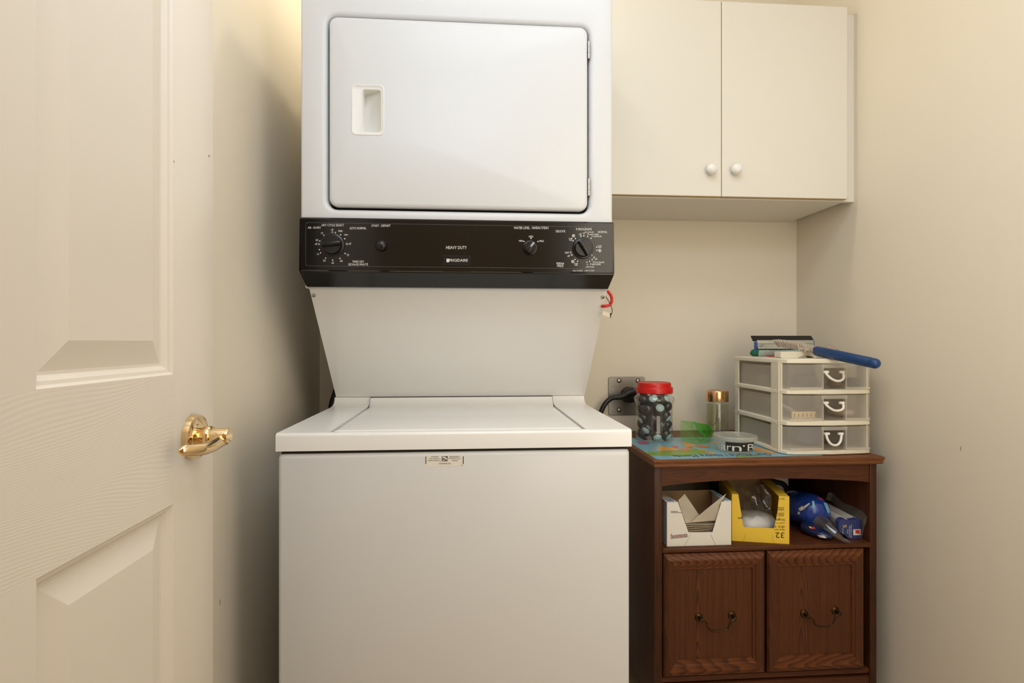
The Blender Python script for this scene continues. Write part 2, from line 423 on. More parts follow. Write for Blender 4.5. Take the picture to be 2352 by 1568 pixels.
struct('wall_hall_left', bx(-1.6, -1.5, -1.8, -0.01, 0, ZC), m_wall)
struct('wall_hall_right', bx(1.8, 1.9, -1.8, -0.01, 0, ZC), m_wall)
bm = bm_new()
box(bm, -1.5, XL - T, -0.03, -0.01, 0, ZC); box(bm, XR + T, 1.8, -0.03, -0.01, 0, ZC)
struct('wall_hall_front', bm, m_wall)
struct('baseboard_right', bx(XR - 0.012, XR, YF, YB, 0, 0.085, 0.003), m_trim)
struct('baseboard_back', bx(XL, XR - 0.012, YB - 0.012, YB, 0, 0.085, 0.003), m_trim)
struct('baseboard_left', bx(XL, XL + 0.012, YF, YB - 0.012, 0, 0.085, 0.003), m_trim)

# ---- the open panelled door, parallel to the left wall
XD = -0.39
DY0, DY1 = 0.126, 0.888
door = bpy.data.objects.new('door_1', None); C.objects.link(door); door['kind'] = 'structure'
door['label'] = 'open cream six-panel door with brass lever handle'
door.location = (XD - 0.0175, DY0, 0.0); WM['door_1'] = Matrix.Translation(door.location)
YS = [DY0, DY0 + 0.114, 0.420, 0.536, DY1 - 0.114, DY1]
ZS = [0.008, 0.23, 0.827, 0.9955, 1.60, 1.70, 1.93, 2.035]
XB = XD - 0.035
for i in (0, 4): part('stile', bx(XB, XD, YS[i], YS[i + 1], ZS[0], ZS[7], 0.0012 if i == 4 else 0), m_door_s, door)
for k in (0, 2, 4, 6): part('rail', bx(XB, XD, YS[1], YS[4], ZS[k], ZS[k + 1]), m_door_r, door)
for k in (1, 3, 5): part('mullion', bx(XB, XD, YS[2], YS[3], ZS[k], ZS[k + 1]), m_door_s, door)
for k in (1, 3, 5):
    for i in (1, 3):
        bm = bm_new()
        loops = []
        for ins, dep in ((0, 0), (0.0012, 0.0), (0.004, 0.0035), (0.008, 0.0045), (0.013, 0.0095), (0.0165, 0.0100), (0.043, 0.0030), (0.0455, 0.0022)):
            y0, y1, z0, z1 = YS[i] + ins, YS[i + 1] - ins, ZS[k] + ins, ZS[k + 1] - ins
            loops.append([Vector((XD - dep, y, z)) for y, z in ((y0, z0), (y1, z0), (y1, z1), (y0, z1))])
        skin(bm, [[Vector((XB, p.y, p.z)) for p in loops[0]]] + loops, True, True)
        part('panel', bm, m_door_p, door, 12)
# lever handle
hy, hz = 0.823, H - 0.134
hd = part('door_handle', bm_new(), m_brass, door); 
bm = bm_new()
Mx = frame_of((XD, hy, hz), (1, 0, 0))
lathe(bm, [(0.031, -0.002), (0.0315, 0.004), (0.0305, 0.0085), (0.028, 0.0095), (0.0265, 0.0085), (0.0175, 0.0075), (0.0165, 0.0085)], Mx, 48)
part('rosette', bm, m_brass, hd, 40)
bm = bm_new()
lathe(bm, [(0.0125, 0.006), (0.0125, 0.015), (0.0145, 0.018), (0.0150, 0.024), (0.0135, 0.027), (0.0115, 0.028), (0.0115, 0.048), (0.0105, 0.0505), (0.006, 0.0515)], Mx, 40)
part('neck', bm, m_brass, hd, 40)
bm = bm_new()
LX = XD + 0.0415
tube(bm, [(LX, hy + 0.006, hz - 0.004), (LX, hy - 0.010, hz - 0.0055), (LX, hy - 0.028, hz - 0.0075), (LX - 0.003, hy - 0.046, hz - 0.0085), (LX - 0.009, hy - 0.062, hz - 0.0075), (LX - 0.016, hy - 0.076, hz - 0.0055), (LX - 0.0195, hy - 0.081, hz - 0.005)],
     lambda t: (0.0092 - 0.002 * t - 0.0045 * max(0, t - 0.82) / 0.18, 0.0075 - 0.0035 * t - 0.002 * max(0, t - 0.82) / 0.18), 20, 8)
part('lever', bm, m_brass, hd, 50)

# ================================================================== stacked washer and dryer
LC = thing('laundry_center', 'white stacked washer and dryer with black control panel between them', 'washer dryer', (-0.0225, 1.44, 0))
WX0, WX1 = -0.366, 0.320
WF, WT = 1.092, 0.866
# washer cabinet with rounded front corners
bm = bm_new()
loops = [rry(WX0 + 0.002, WX1 - 0.002, 0.03, 0.8265, 0.009, Y) for Y in (1.79, 1.105)]
loops += [rry(WX0 + 0.004, WX1 - 0.004, 0.032, 0.8245, 0.009, 1.0985), rry(WX0 + 0.009, WX1 - 0.009, 0.037, 0.8195, 0.009, 1.0955)]
skin(bm, loops, True, True)
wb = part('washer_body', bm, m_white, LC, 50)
for x in (WX0 + 0.04, WX1 - 0.04):
    for y in (1.14, 1.74):
        bm = bm_new(); cyl(bm, (x, y, 0), (x, y, 0.034), 0.018, seg=16); part('foot', bm, m_rubber, LC)
part('gap', bx(WX0 + 0.008, WX1 - 0.008, WF + 0.010, 1.70, 0.822, 0.836), m_gap, LC)
# top: front lip, side decks and riser at the back
LXA, LXB, LYF = -0.268, 0.228, 1.113
def deck_profile(y0, zt, zb=0.832, rf=0.007):
    p = [(y0, zb)]
    for i in range(5):
        t = PI / 2 * i / 4; p.append((y0 + rf - rf * math.cos(t), zt - rf + rf * math.sin(t)))
    p += [(1.515, zt), (1.535, zt + 0.002), (1.549, zt + 0.007), (1.556, zt + 0.0145), (1.559, zt + 0.022), (1.62, zt + 0.022), (1.62, zb)]
    return p
def xprism(bm, prof, x0, x1, r=0.0):
    L0 = [Vector((x0, y, z)) for y, z in prof]; L1 = [Vector((x1, y, z)) for y, z in prof]
    skin(bm, [L0, L1], True, True)
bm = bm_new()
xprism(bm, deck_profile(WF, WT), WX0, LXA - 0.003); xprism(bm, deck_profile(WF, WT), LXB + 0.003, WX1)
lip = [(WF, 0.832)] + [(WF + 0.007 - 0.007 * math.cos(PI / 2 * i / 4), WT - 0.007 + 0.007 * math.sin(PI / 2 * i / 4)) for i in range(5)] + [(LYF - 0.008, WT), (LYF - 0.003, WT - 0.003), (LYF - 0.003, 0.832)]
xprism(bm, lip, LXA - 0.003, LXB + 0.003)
part('washer_top', bm, m_white_lit, LC, 40)
part('lid_gap', bx(LXA - 0.004, LXB + 0.004, LYF - 0.006, 1.60, 0.834, 0.8535), m_gap, LC)
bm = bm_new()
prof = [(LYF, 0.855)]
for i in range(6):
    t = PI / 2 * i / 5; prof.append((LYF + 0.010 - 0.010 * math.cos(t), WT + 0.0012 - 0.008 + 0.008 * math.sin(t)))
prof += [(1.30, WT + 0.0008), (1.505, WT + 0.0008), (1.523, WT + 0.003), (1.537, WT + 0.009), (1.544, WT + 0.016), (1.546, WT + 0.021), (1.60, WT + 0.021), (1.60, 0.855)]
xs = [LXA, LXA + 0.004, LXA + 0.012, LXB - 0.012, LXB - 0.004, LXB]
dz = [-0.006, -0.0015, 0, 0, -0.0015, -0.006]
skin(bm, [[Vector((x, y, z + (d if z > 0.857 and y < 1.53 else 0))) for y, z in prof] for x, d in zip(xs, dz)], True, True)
part('washer_lid', bm, m_white_lit, LC, 40)
# slanted support between washer and dryer
SX0, SX1 = -0.3625, 0.3225
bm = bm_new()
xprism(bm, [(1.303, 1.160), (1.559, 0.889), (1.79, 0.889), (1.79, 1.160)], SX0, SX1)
sp_ = part('slanted_panel', bm, m_white_lit, LC)
n = Vector((0, -0.271, -0.256)).normalized()
for px, py in ((721, 678), (1384.5, 682)):
    bm = bm_new()
    p = atP(px, py, Vector((0, 1.303, 1.160)), n)
    M = frame_of(p - n * 0.001, n)
    lathe(bm, [(0.0052, 0), (0.0052, 0.0015), (0.0042, 0.003), (0.0015, 0.0036)], M, 20)
    sc_ = part('screw', bm, m_steel, sp_)
    bm = bm_new(); bm2 = bm_new()
    box(bm2, -0.0030, 0.0030, -0.0005, 0.0005, 0.003, 0.0042); bm2.transform(M @ Matrix.Rotation(0.6, 4, 'Z'))
    part('screw_slot', bm2, m_gap, sp_); bm.free()
# dryer cabinet
DXA, DXB, DF = -0.365, 0.321, 1.246
DTOP = 1.87
part('dryer_body', bx(DXA, DXB, 1.276, 1.79, 1.158, DTOP, 0.004), m_white, LC)
OX0, OX1, OZ0, OZ1 = -0.3072, 0.2668, 1.3295, 1.7475
bm = bm_new()
L = [rry(DXA, DXB, 1.30, DTOP, 0.005, 1.284), rry(DXA, DXB, 1.30, DTOP, 0.005, 1.251), rry(DXA + 0.0015, DXB - 0.0015, 1.3015, DTOP - 0.0015, 0.005, 1.2472),
     rry(DXA + 0.005, DXB - 0.005, 1.305, DTOP - 0.005, 0.005, DF)]
for o_, y in ((0.013, DF), (0.009, DF + 0.0006), (0.005, DF + 0.0026), (0.002, DF + 0.006), (0.0005, DF + 0.030)):
    L.append(rry(OX0 - o_, OX1 + o_, OZ0 - o_, OZ1 + o_, 0.020 + o_, y))
skin(bm, L, False, False)
part('dryer_front', bm, m_white, LC, 50)
part('door_gap', bx(OX0 - 0.004, OX1 + 0.004, DF + 0.0275, DF + 0.029, OZ0 - 0.004, OZ1 + 0.004), m_gap, LC)
# dryer door with a recessed pull
g = 0.0032
EX0, EX1, EZ0, EZ1 = -0.2558, -0.186, 1.488, 1.5975
bm = bm_new()
door_l = [rry(OX0 + g + i_, OX1 - g - i_, OZ0 + g + i_, OZ1 - g - i_, 0.018 - i_ * 0.5, y, 6) for i_, y in ((0.001, DF + 0.014), (0, DF + 0.002), (0.0012, DF - 0.002), (0.004, DF - 0.0042), (0.008, DF - 0.005))]
rows = skin(bm, door_l)
hl = [bm.verts.new(p) for p in rry(EX0, EX1, EZ0, EZ1, 0.010, DF - 0.005, 4)]
he = [bm.edges.new((hl[i], hl[(i + 1) % len(hl)])) for i in range(len(hl))]
oe = [e for e in bm.edges if e.verts[0] in rows[-1] and e.verts[1] in rows[-1]]
bmesh.ops.triangle_fill(bm, use_beauty=True, edges=he + oe, normal=(0, -1, 0))
dd = part('dryer_door', bm, m_white, LC, 30)
bm = bm_new()
IX0, IX1, IZ0, IZ1 = -0.2335, -0.1925, 1.4948, 1.588
L = [rry(EX0 - 0.0006, EX1 + 0.0006, EZ0 - 0.0006, EZ1 + 0.0006, 0.010, DF - 0.0045, 4), rry(EX0, EX1, EZ0, EZ1, 0.010, DF - 0.0058, 4), rry(EX0 + 0.0015, EX1 - 0.0015, EZ0 + 0.0015, EZ1 - 0.0015, 0.009, DF - 0.0062, 4),
     rry(EX0 + 0.0032, EX1 - 0.0032, EZ0 + 0.0032, EZ1 - 0.0032, 0.008, DF - 0.0050, 4),
     rry(IX0, IX1, IZ0, IZ1, 0.006, DF - 0.0048, 4), rry(IX0 + 0.001, IX1 - 0.001, IZ0 + 0.001, IZ1 - 0.001, 0.005, DF - 0.0035, 4)]
fl = []
for p in rry(IX0 + 0.002, IX1 - 0.003, IZ0 + 0.003, IZ1 - 0.003, 0.005, 0, 4):
    t = (p.x - IX0) / (IX1 - IX0)
    fl.append(Vector((p.x, DF - 0.002 + 0.024 * (1 - t) ** 0.8, p.z)))
L.append(fl)
skin(bm, L, False, True)
part('pull_recess', bm, m_whitep, dd, 40)
for z0, z1 in ((1.675, 1.714), (1.367, 1.406)):
    bm = bm_new()
    for k in range(3):
        a0 = z0 + (z1 - z0) * k / 3; a1 = z0 + (z1 - z0) * (k + 1) / 3 - 0.0006
        cyl(bm, (OX1 - 0.0002, DF - 0.001, a0), (OX1 - 0.0002, DF - 0.001, a1), 0.0026, seg=14)
    box(bm, OX1 - 0.002, OX1 + 0.003, DF + 0.001, DF + 0.008, z0 + 0.001, z1 - 0.001)
    part('hinge', bm, m_steel, dd)
# control panel
PY = 1.234
bm = bm_new()
prof = [(1.262, 1.307, 0.0), (PY + 0.004, 1.307, 0.0), (PY, 1.3035, 0.0), (PY, 1.1935, 0.0), (PY - 0.002, 1.1910, 0.0), (PY - 0.002, 1.1885, 0.0), (1.262, 1.160, 0.0065), (1.302, 1.160, 0.0065), (1.302, 1.307, 0.0)]
skin(bm, [[Vector((-0.3642 + i_, y, z)) for y, z, i_ in prof], [Vector((0.3217 - i_, y, z)) for y, z, i_ in prof]], True, True)
bmesh.ops.bevel(bm, geom=[e for e in bm.edges if abs(e.verts[0].co.x - e.verts[1].co.x) < 0.02 and e.verts[0].co.y < 1.27], offset=0.002, segments=2, affect='EDGES')
cp = part('control_panel', bm, m_black, LC, 30)
# hairline frame round the controls
bm = bm_new()
a0 = at(702, 510, PY); a1 = at(1398, 617.5, PY)
skin(bm, [rry(a0.x + i_, a1.x - i_, a1.z + i_, a0.z - 0.0005 - i_, 0.004, PY - 0.0003) for i_ in (0, 0.0006)])
part('outline', bm, m_grey, cp, 0)
# printing
bm = bm_new()
Q = PY - 0.0004
z1f = lambda zx, zy: (680 + .16156 * zx, 490 + .16156 * zy)
z2f = lambda zx, zy: (1040 + .16582 * zx, 490 + .16578 * zy)
def ptxt(s, zf, x0, x1, y0, y1, grow=0.0):
    A = zf(x0, y1 + grow); B = zf(x1, y1 + grow); D = zf(x0, y0 - grow)
    add_text(bm, s, quadfn(at(*A, Q), at(*B, Q), at(*D, Q)))
def pdot(zf, x, y, r=9):
    c = at(*zf(x, y), Q); rr_ = r * .164 * 1.22 / F
    poly(bm, [c + Vector((rr_ * math.cos(2 * PI * i / 10), 0, rr_ * math.sin(2 * PI * i / 10))) for i in range(10)])
def pring(zf, x, y, r=13, w_=5):
    c = at(*zf(x, y), Q); k = .164 * 1.22 / F
    skin(bm, [[c + Vector((R_ * k * math.cos(2 * PI * i / 16), 0, R_ * k * math.sin(2 * PI * i / 16))) for i in range(16)] for R_ in (r, r - w_)])
def pline(zf, pts, w_=5):
    k = w_ * .164 * 1.22 / F / 2
    P = [at(*zf(x, y), Q) for x, y in pts]
    for p, q in zip(P, P[1:]):
        d = (q - p).normalized(); nn = Vector((d.z, 0, -d.x)) * k
        poly(bm, [p + nn, q + nn, q - nn, p - nn])
for s, x0, x1, y0, y1 in (('DRY CYCLE SELECT', 365, 683, 150, 182), ('AIR - DUVET', 165, 353, 187, 217), ('AUTO NORMAL', 762, 1000, 193, 227),
    ('START - DÉPART', 1072, 1342, 150, 190), ('off', 497, 530, 218, 244), ('max', 601, 662, 238, 263), ('min', 684, 736, 288, 314), ('off', 746, 782, 416, 445),
    ('15', 357, 384, 266, 293), ('30', 279, 312, 365, 392), ('off', 267, 300, 419, 448), ('15', 298, 326, 566, 591), ('30', 384, 418, 657, 684),
    ('45', 502, 538, 690, 716), ('60', 626, 662, 661, 688), ('75', 722, 752, 577, 605), ('TIMED DRY', 799, 966, 670, 700), ('SÉCHAGE MINUTÉ', 743, 1022, 702, 740)):
    ptxt(s, z1f, x0, x1, y0, y1)
for x, y in ((560, 271), (634, 302), (692, 360), (396, 311), (337, 392), (331, 515), (348, 560), (420, 635), (520, 664), (624, 640), (697, 569)): pdot(z1f, x, y)
pline(z1f, ((350, 470), (360, 482)), 8)
for x, y in ((517, 271), (325, 435), (722, 433)): pring(z1f, x, y)
for s, x0, x1, y0, y1 in (('WATER LEVEL - NIVEAU D\'EAU', 846, 1325, 182, 217), ('MED', 1054, 1115, 308, 334), ('MIN', 917, 970, 368, 393), ('MAX', 1200, 1263, 369, 396),
    ('9 PROGRAMS', 1705, 1925, 202, 234), ('DELICATE', 1428, 1558, 231, 262), ('NORMAL', 2012, 2140, 242, 272), ('hot-chaude', 1832, 1953, 246, 268), ('15', 1801, 1828, 262, 289),
    ('off', 1747, 1782, 275, 299), ('10 warm-tiède', 1867, 2020, 275, 300), ('5 cold-froide', 1927, 2060, 302, 328), ('start', 1555, 1612, 528, 555), ('off', 1588, 1620, 575, 602),
    ('off', 1970, 2002, 620, 645), ('12 hot-chaude', 1940, 2098, 661, 687), ('8 warm-tiède', 1903, 2048, 686, 716), ('4', 1853, 1871, 700, 720), ('cold-froide', 1840, 1957, 727, 750),
    ('PERMA', 1437, 1543, 679, 708), ('PRESS', 1447, 1533, 712, 742), ('PULL TO START', 1665, 1800, 783, 802), ('PUSH TO STOP', 1828, 1962, 783, 802), ('HEAVY DUTY', -92, 194, 452, 494)):
    ptxt(s, z2f, x0, x1, y0, y1)
for x, y in ((1083, 346), (985, 387), (1180, 389), (1815, 309), (1867, 319), (1916, 343), (1697, 348), (1667, 379), (1993, 467), (1996, 510), (1634, 538), (1693, 637), (1729, 661), (1858, 677), (1896, 663), (1930, 640)): pdot(z2f, x, y)
pline(z2f, ((1917, 569), (1935, 586)), 8)
for x, y in ((1775, 314), (1646, 573), (1958, 612)): pring(z2f, x, y)
for x, y in ((1672, 309), (2037, 515), (1662, 666)):
    pring(z2f, x, y, 22, 5); pring(z2f, x, y, 12, 5); pdot(z2f, x, y, 3)
for x, y in ((1632, 355), (2033, 457), (1707, 702)):
    pline(z2f, ((x - 20, y - 17), (x - 15, y + 18), (x + 17, y + 18), (x + 21, y - 17)), 5)
    pline(z2f, ((x - 8, y - 14), (x + 2, y - 5), (x + 10, y - 14), (x + 18, y - 6)), 5); pdot(z2f, x + 3, y + 6, 5)
part('printing', bm, m_print, cp, 0)['kind'] = 'stuff'
# badge
bm = bm_new()
b0 = at(1017, 588, PY); b1 = at(1080, 608, PY)
skin(bm, [rry(b0.x - o_, b1.x + o_, b1.z - o_, b0.z + o_, 0.002, y) for o_, y in ((0.001, PY + 0.001), (0.001, PY - 0.0012), (0, PY - 0.0022), (-0.0015, PY - 0.0022), (-0.0018, PY - 0.0015))], False, True)
bg = part('badge', bm, m_knob, cp, 30)
bm = bm_new(); Q = PY - 0.0024
ptxt('FRIGIDAIRE', z2f, -50, 208, 630, 668)
for k in range(3):
    A = at(1025.5 + k * 2.1, 602, Q); B = at(1025.5 + k * 2.1 + 1.8, 594, Q)
    poly(bm, [A, Vector((B.x, Q, A.z)), B, Vector((A.x, Q, B.z))])
part('badge_lettering', bm, m_print, cp, 0)
# knobs and start button
def knob(px, py, rpx, ang, h1, mark):
    c = at(px, py, PY); r = rpx * 1.222 / F
    M = frame_of((c.x, PY + 0.001, c.z), (0, -1, 0))
    bm = bm_new()
    lathe(bm, [(r, 0), (r, 0.003), (r * 0.95, 0.0045), (r * 0.84, 0.005), (r * 0.80, 0.010), (r * 0.76, 0.0115)], M, 40)
    bar = bm_new(); box(bar, -r * 0.80, r * 0.80, -0.0042, 0.0042, 0.008, h1, 0.0016)
    bar.transform(Matrix.Translation((c.x, PY + 0.001, c.z)) @ Matrix.Rotation(-ang, 4, 'Y') @ Matrix.Rotation(PI / 2, 4, 'X'))
    me = bpy.data.meshes.new('tmp'); bar.to_mesh(me); bar.free(); bm.from_mesh(me); bpy.data.meshes.remove(me)
    k_ = part('knob', bm, m_knob, cp, 40)
    if mark:
        bm = bm_new(); box(bm, r * 0.05, r * 0.78, -0.0008, 0.0008, h1 - 0.0006, h1 + 0.0004)
        bm.transform(Matrix.Translation((c.x, PY + 0.001, c.z)) @ Matrix.Rotation(-ang, 4, 'Y') @ Matrix.Rotation(PI / 2, 4, 'X'))
        part('knob_mark', bm, m_print, cp, 0)
    return k_
knob(763.2, 561.9, 27, math.radians(6), 0.019, False)
knob(1338.5, 570.5, 24.5, math.radians(123), 0.019, False)
knob(1217, 569, 17, math.radians(50), 0.016, True)
c = at(876.3, 564.6, PY); bm = bm_new()
lathe(bm, [(0.0118, -0.001), (0.0118, 0.004), (0.011, 0.0075), (0.0085, 0.0105), (0.0045, 0.0122), (0.001, 0.0126)], frame_of((c.x, PY, c.z), (0, -1, 0)), 32)
part('start_button', bm, m_knob, cp, 60)
# energy sticker
bm = bm_new(); SY = 1.0953
a0 = at(976.5, 1046.5, SY); a1 = at(1065, 1070, SY)
skin(bm, [rry(a0.x, a1.x, a1.z, a0.z, 0.002, y) for y in (SY + 0.0004, SY)], False, True)
st = part('energy_sticker', bm, mat('sticker_paper', (0.78, 0.735, 0.66, 1), 0.5), LC, 0)
bm = bm_new(); Q = SY - 0.0002
z7 = lambda x, y: (960 + .05527 * x, 1030 + .05525 * y)
for s, x0, x1, y0, y1 in (('VERIFIED', 540, 850, 315, 362), ('FOR ENERGY', 468, 918, 392, 440), ('PERFORMANCE', 420, 958, 470, 520), ('RENDEMENT', 1315, 1745, 312, 360), ('ÉNERGÉTIQUE', 1280, 1770, 376, 438), ('VÉRIFIÉ', 1400, 1650, 458, 520), ('1094870', 870, 1360, 590, 650)):
    A = z7(x0, y1); B = z7(x1, y1); D = z7(x0, y0)
    add_text(bm, s, quadfn(at(*A, Q), at(*B, Q), at(*D, Q)))
def z7box(x0, x1, y0, y1): poly(bm, [at(*z7(x, y), Q) for x, y in ((x0, y1), (x1, y1), (x1, y0), (x0, y0))])
z7box(312, 345, 325, 632); z7box(1866, 1900, 315, 640)
for a_ in ((990, 1235, 315, 335), (990, 1235, 505, 522), (990, 1010, 335, 505), (1215, 1235, 335, 505), (1150, 1215, 335, 375), (1820, 1855, 672, 700)): z7box(*a_)
for k in range(5):
    x = 1015 + k * 40
    poly(bm, [at(*z7(*p), Q) for p in ((x, 400 + k * 12), (x + 22, 405 + k * 12), (x + 26, 505), (x + 8, 505))])
poly(bm, [at(*z7(*p), Q) for p in ((1010, 385), (1080, 400), (1150, 440), (1200, 500), (1165, 500), (1110, 440), (1010, 410))])
part('sticker_lettering', bm, m_ink, LC, 0)['kind'] = 'stuff'

# ---- hose behind the machine on the left
bm = bm_new()
tube(bm, [at(782, 862, 1.80), at(773, 900, 1.79), at(764, 930, 1.775), at(760, 975, 1.77), at(762, 1100, 1.80), at(770, 1250, 1.83)], 0.012, 12)
single('drain_hose', bm, m_rubber, 'black drain hose behind the left side of the washer', 'hose', at(760, 1250, 1.83))

# ---- red hook with tag on the right of the slanted panel
RG = thing('red_grip', 'red plastic C-shaped grip sticking out beside the slanted panel', 'grip', at(1398, 700, 1.33))
bm = bm_new(); RY = 1.33
tube(bm, [at(1391, 664, RY), at(1398, 671, RY), at(1404, 680, RY), at(1405, 692, RY), at(1400, 700, RY), at(1389, 703, RY), at(1382, 703.5, RY + 0.004)], 0.0036, 12)
part('grip', bm, m_red, RG, 60)
bm = bm_new()
tube(bm, [at(1390, 679, RY - 0.003), at(1399, 693, RY - 0.004), at(1405, 707, RY), at(1406, 716, RY), at(1403, 724, RY)], 0.0009, 8)
tube(bm, [at(1403, 719, RY), at(1402.5, 724, RY), at(1402, 731, RY)], lambda t: 0.0018 * (1 - 0.7 * t), 8, 3)
part('cord', bm, m_rubber, RG)
bm = bm_new()
prism(bm, [at(1385, 714, RY + 0.002), at(1402, 719, RY + 0.001), at(1402, 729, RY + 0.001), at(1384, 723, RY + 0.002)], (0, 0.0006, 0))
part('tag', bm, m_paper, RG, 0)

# ================================================================== wall cabinet
CB = thing('wall_cabinet', 'white two-door wall cabinet with round knobs, hung above the wooden cart', 'cabinet', (0.73, 1.72, 1.4525))
KZ0, KZ1 = H + 0.412, H + 0.975
CF, CD = 1.578, 1.560
bm = bm_new()
box(bm, 0.338, 0.354, CF, YB, KZ0, KZ1); box(bm, 1.086, 1.102, CF, YB, KZ0, KZ1)
box(bm, 0.354, 1.086, CF, YB, KZ0, KZ0 + 0.016); box(bm, 0.354, 1.086, CF, YB, KZ1 - 0.016, KZ1); box(bm, 0.354, 1.086, YB - 0.006, YB, KZ0 + 0.016, KZ1 - 0.016)
part('carcass', bm, m_melamine, CB)
part('filler_strip', bx(1.102, XR, CF, CF + 0.016, KZ0 + 0.0, KZ1 - 0.012), m_melamine, CB)
pm = at(1657.3, 300, CD).x
for x0, x1, kx in ((0.339, pm - 0.0013, 1635), (pm + 0.0013, at(1946.5, 300, CD).x, 1692)):
    d_ = part('door', bx(x0, x1, CD, CF - 0.0008, KZ0 + 0.004, KZ1, 0.0008, seg=1), m_melamine, CB)
    part('edge_band', bx(x0 + 0.0008, x1 - 0.0008, CD + 0.001, CF - 0.001, KZ0 + 0.0032, KZ0 + 0.0042), m_edge, d_, label='tan lower edge')
    kc = at(kx, 389, CD - 0.014)
    bm = bm_new(); M = frame_of((kc.x, CD, kc.z), (0, -1, 0))
    lathe(bm, [(0.0075, 0), (0.0065, 0.006)] + [(max(0.0008, 0.0155 * math.sin(t)), 0.0165 - 0.0125 * math.cos(t)) for t in [0.5 + (PI - 0.5) * i / 12 for i in range(13)]], M, 32)
    part('knob', bm, m_porc, d_, 60)
part('door_joint', bx(pm - 0.0012, pm + 0.0012, CD + 0.004, CF, KZ0 + 0.006, KZ1), m_edge, CB)

# ================================================================== wooden cart
CT = thing('wooden_cart', 'dark oak cart with arched apron, open shelf and two panelled doors', 'cabinet', (CBX, CBY, 0))
ZT, ZSH = 0.7375, 0.508
TX0, TX1, TY0 = 0.4676, 1.0903, 1.400
bm = bm_new()
nose = [(0.0, 0.0), (0.0015, 0.0), (0.0035, -0.0015), (0.003, -0.006), (0.006, -0.012), (0.0045, -0.017), (0.0, -0.0195)]
loops = []
for o_, z in ((-0.004, 0.0), (-0.0015, -0.0008), (0.0, -0.003), (-0.0005, -0.007), (-0.003, -0.0115), (-0.0025, -0.0165), (-0.005, -0.0205)):
    loops.append([Vector((TX0 - o_, TY0 - o_, ZT + z)), Vector((TX1 + o_, TY0 - o_, ZT + z)), Vector((TX1 + o_, 1.862, ZT + z)), Vector((TX0 - o_, 1.862, ZT + z))])
skin(bm, loops, True, True)
part('top', bm, m_wtop, CT, 30)
CBOT = 0.080
for x0, x1 in ((CX0, CX0 + 0.0215), (CX1 - 0.0190, CX1)):
    part('side_panel', bx(x0, x1, CYF, CYB, CBOT, ZT - 0.0195, 0.0015), m_wside, CT)
IX0_, IX1_ = CX0 + 0.0205, CX1 - 0.018
part('shelf', bx(IX0_, IX1_, CYF - 0.004, CYB - 0.006, ZSH - 0.0135, ZSH, 0.004), m_wrail, CT)
part('base_shelf', bx(IX0_, IX1_, CYF + 0.003, CYB - 0.006, 0.158, 0.172, 0.003), m_wrail, CT)
part('base_rail', bx(IX0_, IX1_, CYF + 0.002, CYF + 0.020, CBOT, 0.152, 0.003), m_wrail, CT)
bm = bm_new()
bot = [Vector((IX0_ + (IX1_ - IX0_) * i / 20, CYF + 0.003, 0.666 + 0.0145 * math.sin(PI * i / 20) ** 0.8)) for i in range(21)]
prism(bm, bot + [Vector((IX1_, CYF + 0.003, ZT - 0.0195)), Vector((IX0_, CYF + 0.003, ZT - 0.0195))], (0, 0.016, 0))
part('apron', bm, m_wrail, CT, 30)
bxp = at(1631, 1120, 1.845).x
part('back_panel', bx(bxp, IX1_, CYB - 0.006, CYB, ZSH - 0.01, ZT - 0.02), m_wside, CT)
part('back_panel', bx(IX0_, IX1_, CYB - 0.006, CYB, 0.10, ZSH - 0.011), m_wside, CT)
for x in (CX0 + 0.04, CX1 - 0.04):
    for y in (CYF + 0.045, CYB - 0.045):
        bm = bm_new()
        cyl(bm, (x - 0.010, y + 0.008, 0.026), (x + 0.010, y + 0.008, 0.026), 0.026, seg=24)
        cyl(bm, (x, y, 0.05), (x, y, CBOT), 0.006, seg=10)
        box(bm, x - 0.014, x - 0.011, y - 0.012, y + 0.016, 0.02, 0.062); box(bm, x + 0.011, x + 0.014, y - 0.012, y + 0.016, 0.02, 0.062); box(bm, x - 0.014, x + 0.014, y - 0.014, y + 0.016, 0.060, 0.064)
        part('caster', bm, m_rubber, CT)
